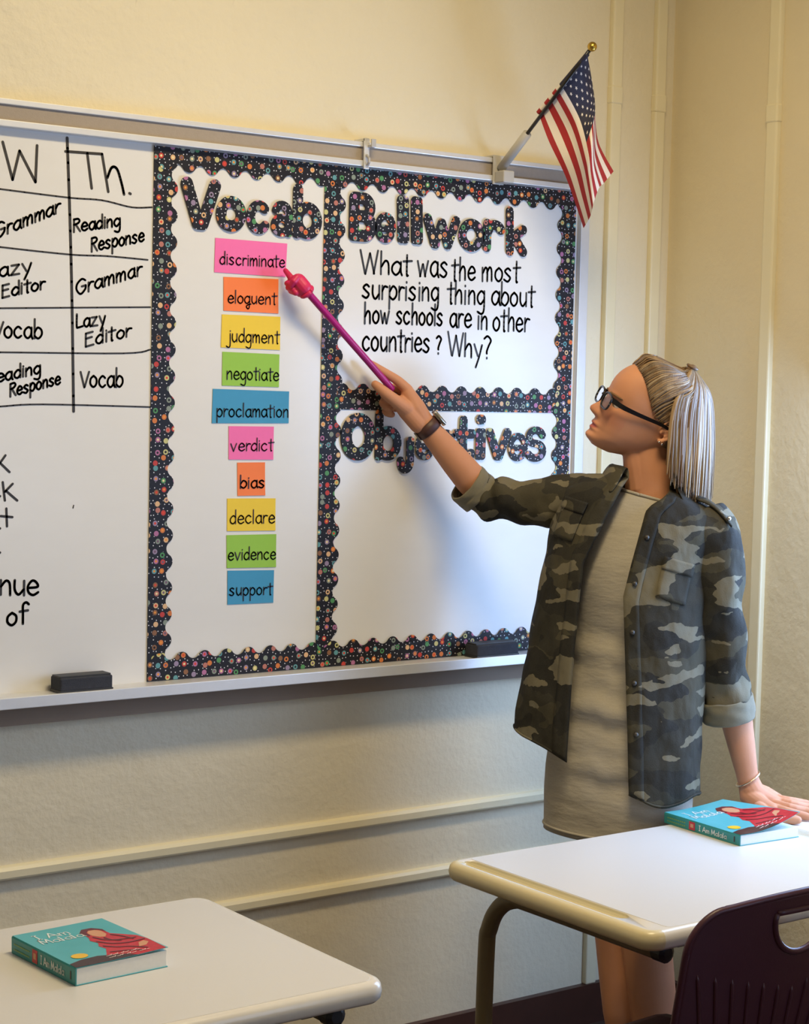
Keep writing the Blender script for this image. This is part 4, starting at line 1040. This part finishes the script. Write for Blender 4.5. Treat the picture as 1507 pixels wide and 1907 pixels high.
m.tube(cr([lens_pt(1, 2.75), hd(.0975, 0, .1035), lens_pt(-1, 2.75)], 6), .0024, 8)
glasses = m.build('eyeglasses', MAT['black_frame'], person, smooth=True)
for sd in (1, -1):
    m = MB(); m.add([lens_pt(sd, 2*math.pi*k/32, .98) for k in range(32)]+[lens_pt(sd, 2*math.pi*k/32, .98)-F_*.0012 for k in range(32)],
        [tuple(range(32)), tuple(range(63, 31, -1))]+[(k, (k+1) % 32, 32+(k+1) % 32, 32+k) for k in range(32)]); m.build('lens', gl.m, glasses)
    hp = lens_pt(sd, .45); m = MB(); tp = cr([hp, hd(.066, sd*.0690, .1035), hd(.03, sd*.0750, .1045), hd(-.03, sd*.0775, .1075), hd(-.052, sd*.0765, .104)], 5)
    rings = []
    for i, p in enumerate(tp):
        h_ = interp([(0, .0058), (.3, .0050), (.8, .0034), (1, .0028)], i/(len(tp)-1)); n_ = L_*sd*.0014
        rings.append([p+U_*h_+n_, p-U_*h_+n_, p-U_*h_-n_, p+U_*h_-n_])
    m.loft(rings); m.build('temple', MAT['black_frame'], glasses)
MAT['silver'] = plain('polished_silver', srgb(214, 212, 208), 0.15, 1.0)
for dx, dz in ((.004, -.027), (-.004, -.029)):
    MB().ball(hd(-.044+dx, .0785, .100+dz), .0027, 12).build('earring', MAT['silver'], person, smooth=True)

# hair
def hair_mat(name, c0, c1):
    t = NT(name); v = t.obj(); n = t.noise(t.mapping(v, (260, 260, 16)), 1.0, 3); t.base(t.mix(n.outputs[0], c0, c1)); t.rough(0.36)
    t.b.inputs['Anisotropic'].default_value = 0.5; t.bump(n.outputs[0], 0.4, 0.0015); return t.m
HM = [hair_mat('blonde_hair', srgb(134, 107, 76), srgb(178, 150, 112)), hair_mat('dark_blonde_hair', srgb(92, 70, 50), srgb(134, 106, 76)),
      hair_mat('pale_blonde_hair', srgb(164, 144, 114), srgb(196, 178, 150)), hair_mat('ash_hair', srgb(98, 82, 64), srgb(142, 122, 98))]
def hairline(z): return interp([(.06, -.060), (.085, -.052), (.104, -.030), (.116, -.006), (.140, .013), (.165, .038), (.186, .063), (.205, .075)], z)
m = MB(); P = []; NZ, NTH = 46, 120
for i in range(NZ+1):
    z = .050+.169*i/NZ; row = []
    for j in range(NTH+1):
        th = 2*math.pi*j/NTH; x, y, zz = head_pt(z, th, 0, False); hx = hairline(z)
        o_ = (.0095+.008*sm(.165, .21, z))*sm(hx+.002, hx-.040, x) if x < hx else -.004
        k = mnoise.noise(Vector((th*9, z*8, 3)))*.0018
        x, y, zz = head_pt(z, th, o_+(k if o_ > .004 else 0), False); row.append(hd(x, y, zz))
    P.append(row)
m.grid(P); top = m.v[-1]; k = len(m.v)
hairo = m.build('hair', [HM[1]], person, smooth=True)
gather = hd(-.050, .004, .2370)
def lock(m, pts, r, mat, flat=.5):
    q = cr(pts, 5); n = len(q)
    R_ = [r*(.35+.65*sm(0, .15, i/(n-1)))*(1-.75*sm(.75, 1, i/(n-1))) for i in range(n)]
    m.tube(q, R_, 7, mat, True, flat)
m = MB(); random.seed(11)
# strands combed back from the hairline to the gather
for i in range(200):
    sd = 1 if i % 5 else -1; z = random.choice([random.uniform(.106, .19), random.uniform(.13, .205)]); hx = hairline(z)
    th = None
    for k in range(200):
        t = .02+3.0*k/200; x, y, zz = head_pt(z, t, 0, False)
        if x < hx: th = t; break
    if th is None: continue
    a = Vector(head_pt(z, sd*th, .0005, False)); g = Vector((-.048+random.uniform(-.012, .006), sd*random.uniform(.0, .014), .2350)); pts = []
    for k in range(6):
        u = k/5; q = a.lerp(g, u); zz = min(.216, q.z); r_ = spl(HT, zz); ang = math.atan2(q.y/r_[2], (q.x+.02)/((r_[0]-r_[1])/2))
        s = Vector(head_pt(zz, ang, .002+(.0100+.009*sm(.165, .21, q.z))*sm(0, .45, u), False)); w_ = sm(.55, 1, u); s = s.lerp(q, w_); pts.append(hd(*s))
    lock(m, pts, random.uniform(.0026, .0046), random.choices([0, 1, 2, 3], [3, 4, 1, 4])[0], .5)
m.build('pulled_back_hair', HM, hairo, smooth=True)
m = MB(); m.ball(gather, .013, 16, 1, (1, .8, .7)); m.tube([gather+(F_*math.cos(t*.35)*.011+L_*math.sin(t*.35)*.012)+U_*.004 for t in range(19)], .003, 8, 1); m.build('hair_tie', [HM[0], HM[1]], hairo, smooth=True)
# loose curtain falling behind the ear and over the nape
sk = hd(-.045, 0, .135); side = (L_-Zv*L_.dot(Zv)).normalized(); back = (-Fh).normalized()
Rw = Matrix((F_, L_, U_))
def inside(p):
    x, y, z = Rw @ (p-HO_)
    if z > .219 or z < -.004: return False
    xf, xb, hw = spl(HT, z); xc = -.02; a = (x-xc)/((xf-xc) if x > xc else (xc-xb))
    return abs(a)**2.2+abs(y/max(.004, hw))**2.2 < 1
def skull(d, off):
    r_ = .03
    while inside(sk+d*r_) and r_ < .2: r_ += .002
    return sk+d*(r_+off)
gd = (gather-sk).normalized()
def curtain(th, lay, j):
    h_ = (side*math.cos(th)+back*math.sin(th)); zb_ = interp([(-.2, W(1240, 868, 3.9).z), (.25, W(1255, 905, 3.9).z), (.7, W(1280, 926, 3.9).z), (1.2, W(1300, 930, 3.95).z), (1.7, W(1320, 915, 4.0).z), (3.4, W(1250, 900, 4.0).z)], th)+random.uniform(-.028, .022)
    jt = Vector((random.uniform(-j, j), random.uniform(-j, j), 0)); off = .0165-.008*lay; P_ = []
    for k in range(7):
        u = k/6; d = (gd*(1-u)+(h_+Zv*.10)*u).normalized(); P_.append(skull(d, off*(.5+.5*min(1, u*3))) if k else gather+h_*.006*(1-lay))
    e = P_[-1]; o_ = h_*(.001-.006*lay)
    P_.append(e+o_+Zv*-.035+jt*.3); P_.append(e+o_*1.6+Zv*-.085+jt*.7)
    g_ = e+o_*1.2+jt*1.3-h_*.004; g_.z = zb_; P_.append(P_[-1].lerp(g_, .5)+h_*.002); P_.append(g_)
    for _ in range(3): P_ = [P_[0]]+[(P_[k-1]+P_[k]*2+P_[k+1])/4 for k in range(1, len(P_)-1)]+[P_[-1]]
    return P_
m = MB(); P = []
for i in range(41):
    th = -.12+3.4*i/40; q = cr(curtain(th, 1.0, 0), 4); P.append(q)
m.grid(P, 1); m.build('under_hair', HM, hairo, smooth=True)
m = MB()
for i in range(430):
    th = random.choice([random.uniform(-.16, 1.7), random.uniform(-.16, 3.2)]); lay = random.choice([0, .15, .35, .6])
    mat = random.choices([0, 1, 2, 3], [3, 3+3*(lay > .2)+3*(th < .25), 2, 6])[0]
    lock(m, curtain(th, lay, .005), random.uniform(.0028, .0054), mat, .6)
m.build('loose_hair', HM, hairo, smooth=True)

# clothing -------------------------------------------------------------
def fabric(name, col, var=.10, vs=500, wr=.010, wscale=(7, 7, 11)):
    t = NT(name); v = t.n('ShaderNodeNewGeometry').outputs['Position']
    n = t.noise(v, vs, 3); n2 = t.noise(v, 10, 3); f = t.math('ADD', t.math('MULTIPLY', n.outputs[0], .7), t.math('MULTIPLY', n2.outputs[0], .3))
    t.base(t.mix(f, tuple(c*(1-var) for c in col[:3])+(1,), tuple(min(1, c*(1+var)) for c in col[:3])+(1,))); t.rough(0.85)
    t.b.inputs['Specular IOR Level'].default_value = .2; t.b.inputs['Sheen Weight'].default_value = .15
    h = t.math('ADD', t.math('MULTIPLY', t.noise(t.mapping(v, wscale), 1.0, 4, .55).outputs[0], 1.0), t.math('MULTIPLY', n.outputs[0], .03))
    t.bump(h, 0.8, wr); return t.m
MAT['dress'] = fabric('heather_grey_jersey', srgb(172, 165, 152), .16, 420, .012, (5, 5, 15))
def camo_mat():
    t = NT('camouflage_cotton'); v = t.n('ShaderNodeNewGeometry').outputs['Position']
    w_ = t.noise(v, 22, 3); dv = t.n('ShaderNodeVectorMath', {0: t.n('ShaderNodeVectorMath', {0: w_.outputs['Color'], 1: (.5, .5, .5)}, operation='SUBTRACT').outputs[0], 'Scale': .035}, operation='SCALE').outputs[0]
    vv = t.n('ShaderNodeVectorMath', {0: v, 1: dv}, operation='ADD').outputs[0]
    def blot(loc, sc, lo):
        n = t.noise(t.mapping(vv, sc, loc), 1.0, 1.0, .4).outputs[0]; return t.math('GREATER_THAN', n, lo)
    a = blot((0.3, 1.7, 2.2), (8.5, 8.5, 21), .56); b = blot((5.1, 2.3, 7.7), (8.5, 8.5, 29), .59); d = blot((9.4, 4.4, 1.3), (9, 9, 17), .56)
    c = t.mix(a, srgb(50, 48, 41), srgb(68, 64, 51)); c = t.mix(d, c, srgb(38, 37, 34)); c = t.mix(b, c, srgb(112, 106, 88))
    n = t.noise(v, 380, 3); c = t.mix(t.math('MULTIPLY', n.outputs[0], .12), c, srgb(110, 106, 92)); t.base(c); t.rough(.85); t.b.inputs['Specular IOR Level'].default_value = .2
    h = t.math('ADD', t.noise(t.mapping(v, (13, 13, 9)), 1.0, 2.5, .5).outputs[0], t.math('MULTIPLY', n.outputs[0], .02)); t.bump(h, 1.0, .022)
    return t.m
MAT['camo'] = camo_mat(); MAT['camo_back'] = fabric('grey_green_cuff_cotton', srgb(122, 116, 97), .14, 420, .006)
def ring_axes(hw_px, Bm, tilt, D=3.97):
    hw = hw_px*D/FPX; A = math.sqrt(max(1e-6, hw*hw-(Bm*math.sin(TA))**2))/math.cos(TA)
    lf = Lf+Zv*(-tilt*math.cos(TA)); fr = Fr+Zv*(tilt*math.sin(TA)); return A, lf, fr
def ring_pt(c, A, Bm, lf, fr, ph, e=.92):
    s, k = math.sin(ph), math.cos(ph); return c+lf*(A*math.copysign(abs(s)**e, s))+fr*(Bm*math.copysign(abs(k)**e, k))
# dress
DR = [(926, 1208, 54, .060, .25), (946, 1206, 92, .074, .25), (985, 1200, 116, .094, .2), (1045, 1192, 121, .110, .15), (1095, 1187, 119, .112, .12), (1180, 1178, 107, .094, .1),
      (1250, 1170, 112, .099, .1), (1340, 1160, 126, .108, .08), (1420, 1153, 132, .112, .05), (1500, 1150, 134, .113, .03), (1552, 1150, 136, .113, .02)]
m = MB(); rings = []; NV = 70
for i in range(NV+1):
    y = 926+(1552-926)*i/NV; cx_, hw, Bm, tl = spl(DR, y); A, lf, fr = ring_axes(hw, Bm, tl); c = W(cx_, y, 3.972); rr = []
    for j in range(96):
        ph = 2*math.pi*j/96; p = ring_pt(c, A, Bm, lf, fr, ph); d = (p-c).normalized()
        fold = sm(1150, 1230, y)*(1-sm(1400, 1520, y)); k = (.0055*math.sin((y-1200)/15+1.3*math.sin(ph*1.5))+.004*math.sin((y-1200)/8.5+2*math.sin(ph*1.1)))*fold*max(0, math.cos(ph-.2))
        k += .0035*mnoise.noise(Vector((ph*1.6, y*.012, 5)))+.004*mnoise.noise(Vector((math.cos(ph)*2, math.sin(ph)*2, y*.02)))*fold
        rr.append(p+d*k)
    rings.append(rr)
m.loft(rings, closed=True, cap=False)
dress = m.build('dress', MAT['dress'], person, smooth=True)
so = dress.modifiers.new('s', 'SOLIDIFY'); so.thickness = .003; so.offset = 1; mod_apply(dress)
m = MB(); m.tube([p+Vector((0, 0, .001)) for p in rings[0]]+[rings[0][0]], .0036, 8); m.build('neckband', MAT['dress'], dress, smooth=True)
m = MB(); m.tube([p for p in rings[-2]]+[rings[-2][0]], .0032, 6); m.build('hem', MAT['dress'], dress, smooth=True)
# open shirt
JK = [(900, 1150, 1266, .072, .24), (910, 1112, 1312, .090, .25), (925, 1076, 1340, .108, .26), (950, 1050, 1342, .122, .27), (1000, 1034, 1330, .135, .28), (1060, 1022, 1322, .141, .30), (1130, 1010, 1318, .140, .32),
      (1210, 994, 1312, .137, .35), (1300, 976, 1304, .137, .38), (1380, 963, 1298, .137, .42), (1440, 958, 1297, .138, .45)]
ER_ = [(890, 1172), (905, 1160), (960, 1130), (1050, 1086), (1150, 1076), (1300, 1064), (1405, 1056), (1440, 1055)]      # shirt edge on the left of the opening
EL_ = [(885, 1252), (915, 1247), (928, 1236), (940, 1215), (952, 1203), (1050, 1176), (1110, 1161), (1250, 1165), (1478, 1171)]
def to_px(P_):
    d = P_-CAM; z = d.dot(fw); return 753.5+FPX*d.dot(rt)/z, 953.5-FPX*d.dot(up)/z
JC = 3.975
def jk_ring(y):
    xl_, xr_, Bm, tl = spl(JK, y); A, lf, fr = ring_axes((xr_-xl_)/2, Bm, tl); return W((xl_+xr_)/2, y, JC), A, Bm, lf, fr
def edge_phi(R, tab):
    lo, hi = -1.5, 1.5
    for _ in range(40):
        mid = (lo+hi)/2; x, y = to_px(ring_pt(*R, mid)); t = interp(tab, y)
        if x < t: lo = mid
        else: hi = mid
    return (lo+hi)/2
def jk_pt(y, u, off=0.0):
    """u 0..1 runs from the edge on the wearer's left round the back to the edge on the right"""
    y -= 46*sm(.04, .20, u)*(1-sm(.3, .5, u))*sm(1260, 1440, y)
    R = jk_ring(y); a = edge_phi(R, EL_); b = edge_phi(R, ER_)+2*math.pi; ph = a+(b-a)*u; p = ring_pt(*R, ph); d = (p-R[0]); d.z = 0; d.normalize()
    low = sm(1000, 1400, y)
    k = .007*mnoise.noise(Vector((ph*1.3, y*.006, 1.5)))+.006*low*math.sin(ph*5.2+.8*math.sin(y*.012))*(.5+.5*math.sin(ph*2.1+1))+.004*mnoise.noise(Vector((ph*3, y*.02, 9)))
    if u < .1 or u > .9: k *= .6
    return p+d*(k+off)
JCACHE = {}
NV, NU = 74, 110; P = []
for i in range(NV+1):
    y = 900+(1440-900)*i/NV; P.append([jk_pt(y, j/NU) for j in range(NU+1)])
m = MB(); m.grid([list(reversed(r)) for r in P]); shirt = m.build('shirt', MAT['camo'], person, smooth=True)
so = shirt.modifiers.new('s', 'SOLIDIFY'); so.thickness = .0022; so.offset = 0; mod_apply(shirt)
def patch(name, y0, y1, u0, u1, off, mat, ny=8, nu=6, th=.002):
    m = MB(); m.grid([[jk_pt(y0+(y1-y0)*i/ny, u0+(u1-u0)*j/nu, off) for j in reversed(range(nu+1))] for i in range(ny+1)])
    o = m.build(name, mat, shirt, smooth=True); so = o.modifiers.new('s', 'SOLIDIFY'); so.thickness = th; so.offset = 0; mod_apply(o); return o
patch('placket', 912, 1438, 0.0, .030, .0035, MAT['camo'], 60, 4); patch('placket', 905, 1438, .970, 1.0, .0035, MAT['camo'], 60, 4)
patch('pocket', 1015, 1085, .060, .135, .0045, MAT['camo'], 10, 8); patch('pocket_flap', 1012, 1034, .058, .137, .0075, MAT['camo'], 5, 8)
patch('pocket', 965, 1040, .885, .955, .0045, MAT['camo'], 10, 8); patch('pocket_flap', 962, 984, .883, .957, .0075, MAT['camo'], 5, 8)
m = MB(); hemr = [jk_pt(1437, j/NU, .001) for j in range(NU+1)]; m.tube(hemr, .0028, 6); m.build('hem', MAT['camo'], shirt, smooth=True)
MAT['button'] = plain('dark_shirt_button', srgb(60, 56, 50), 0.4)
for y in (990, 1075, 1160, 1245, 1330):
    m = MB(); m.ball(jk_pt(y, .015, .006), .0055, 12, 0, (1, 1, 1)); b_ = m.build('button', MAT['button'], shirt, smooth=True)
# collar
m = MB(); P = []; NC = 48
for i in range(NC+1):
    u = i/NC; base_ = jk_pt(902, u, 0); R = jk_ring(902); d = base_-R[0]; d.z = 0; d.normalize(); e_ = abs(2*u-1); tip = sm(.72, 1, e_)
    k = 1
    P.append([base_-d*.004+Zv*-.004, base_+d*-.004+Zv*.012*k, base_+d*.000+Zv*.024*k, base_+d*.009+Zv*.025*k, base_+d*(.022+.006*tip)+Zv*(.006-.006*tip), base_+d*(.031+.024*tip)+Zv*(-.013-.018*tip)])
m.grid(P); collar = m.build('collar', MAT['camo'], shirt, smooth=True)
so = collar.modifiers.new('s', 'SOLIDIFY'); so.thickness = .003; so.offset = 0; sb = collar.modifiers.new('b', 'SUBSURF'); sb.levels = 1; mod_apply(collar)
# sleeves
def sleeve(name, pts, rad, cuff, seed, flat=1.0):
    q = cr([wp(p) for p in pts], 8); n = len(q); k0 = len(pts)
    rings = []; prev = None
    for i, p in enumerate(q):
        t = (q[min(i+1, n-1)]-q[max(i-1, 0)]).normalized()
        x = (t.cross(f0)).normalized() if prev is None else (prev-t*prev.dot(t)).normalized(); prev = x; y = t.cross(x); s = i/(n-1)
        r = interp([(j/(k0-1), rad[j]) for j in range(k0)], s)
        rings.append([p+(x*math.cos(2*math.pi*j/56)+y*math.sin(2*math.pi*j/56)*flat)*(r+.0075*mnoise.noise(Vector((math.cos(2*math.pi*j/56)*1.4+seed, math.sin(2*math.pi*j/56)*1.4, s*9)))
                      +.0045*math.sin(s*26+2.2*math.cos(2*math.pi*j/56)+seed)*sm(.25, .6, s)*(1-.5*sm(.8, 1, s))) for j in range(56)])
    m = MB(); m.loft(rings, cap=False); o = m.build(name, MAT['camo'], shirt, smooth=True)
    so = o.modifiers.new('s', 'SOLIDIFY'); so.thickness = .0025; mod_apply(o)
    q = cr([wp(p) for p in cuff[0]], 6); n = len(q); rings = []; prev = None
    for i, p in enumerate(q):
        t = (q[min(i+1, n-1)]-q[max(i-1, 0)]).normalized(); x = (t.cross(f0)).normalized() if prev is None else (prev-t*prev.dot(t)).normalized(); prev = x; y = t.cross(x); s = i/(n-1)
        rings.append([p+(x*math.cos(2*math.pi*j/56)+y*math.sin(2*math.pi*j/56)*flat)*(cuff[1]*(1+.05*math.sin(s*math.pi))+.0035*mnoise.noise(Vector((math.cos(2*math.pi*j/56)*2+seed, math.sin(2*math.pi*j/56)*2, s*3)))) for j in range(56)])
    m = MB(); m.loft(rings, cap=False); c_ = m.build('cuff', MAT['camo_back'], o, smooth=True)
    so = c_.modifiers.new('s', 'SOLIDIFY'); so.thickness = .005; so.offset = -1; mod_apply(c_)
    return o
sleeve('sleeve', [(1100, 936, 4.0), (1050, 934, 4.03), (990, 936, 4.075), (930, 930, 4.12), (895, 919, 4.132), (872, 904, 4.127)], [.066, .058, .051, .047, .044, .043], ([(898, 926, 4.134), (884, 912, 4.132), (868, 898, 4.124)], .0475), 1.0)
sleeve('sleeve', [(1308, 962, 3.92), (1328, 1000, 3.905), (1336, 1080, 3.91), (1341, 1160, 3.925), (1348, 1240, 3.94), (1354, 1300, 3.955), (1357, 1325, 3.962)], [.048, .058, .057, .055, .053, .051, .051], ([(1352, 1297, 3.953), (1355, 1316, 3.958), (1358, 1337, 3.964)], .0560), 4.0)
# shoulder strap on the wearer's left shoulder
m = MB(); a_, b_ = W(1296, 924, 3.90), W(1362, 974, 3.86); P = []
for i in range(9):
    p = a_.lerp(b_, i/8)+Zv*.012*math.sin(i/8*math.pi); P.append([p-f0*.016+Zv*-.006, p+Zv*.003, p+f0*.016+Zv*.0])
m.grid(P); o = m.build('shoulder_strap', MAT['camo'], shirt, smooth=True); so = o.modifiers.new('s', 'SOLIDIFY'); so.thickness = .004; mod_apply(o)
MB().ball(W(1358, 966, 3.845), .005, 10).build('button', MAT['silver'], shirt, smooth=True)

# watch and bracelet
def band(axis_p, axis_d, r, w, th, n=48, flat=1.0):
    d = axis_d.normalized(); x = d.cross(f0).normalized(); y = d.cross(x); R_ = []
    for j in range(n+1):
        t = 2*math.pi*j/n; e = x*math.cos(t)+y*math.sin(t)*flat
        R_.append([axis_p+e*r-d*w/2, axis_p+e*(r+th)-d*w/2*.92, axis_p+e*(r+th)+d*w/2*.92, axis_p+e*r+d*w/2])
    return MB().loft(R_, cap=False), x, y, d
wa = FA(ER, WR, .93); m, wx, wy, wdir = band(wa, WR-ER, .0262, .025, .0032)
watch = m.build('wristwatch', plain('brown_leather_strap', srgb(74, 44, 38), 0.5, var=.15, vs=120), person, smooth=True)
img = (rt*.80+up*.60); img = (img-wdir*img.dot(wdir)).normalized(); o2 = wdir.cross(img)
def obox(c, ax, ay, az, sx, sy, sz, b=.002):
    m = MB(); m.bbox((-sx, -sy, -sz), (sx, sy, sz), b); m.v = [c+ax*v.x+ay*v.y+az*v.z for v in m.v]; return m
obox(wa+img*.0335, wdir, o2, img, .0190, .0165, .0050, .003).build('watch_case', MAT['silver'], watch, smooth=True)
obox(wa+img*.0385, wdir, o2, img, .0165, .0140, .0006, .0004).build('watch_face', plain('dark_watch_glass', srgb(30, 32, 36), 0.08), watch)
obox(wa-img*.0300+fw*-.004, wdir, o2, img, .0115, .008, .0018, .001).build('buckle', MAT['silver'], watch)
bp = FA(EL, WL, .985); bd = (WL-EL).normalized(); x = bd.cross(f0).normalized(); y = bd.cross(x); m = MB()
m.tube([bp+(x*math.cos(t*math.pi/18)+y*math.sin(t*math.pi/18))*.0265-bd*.010*math.cos(t*math.pi/18) for t in range(37)], .0021, 8); m.build('bracelet', plain('pale_gold', srgb(224, 200, 170), .25, .9), person, smooth=True)
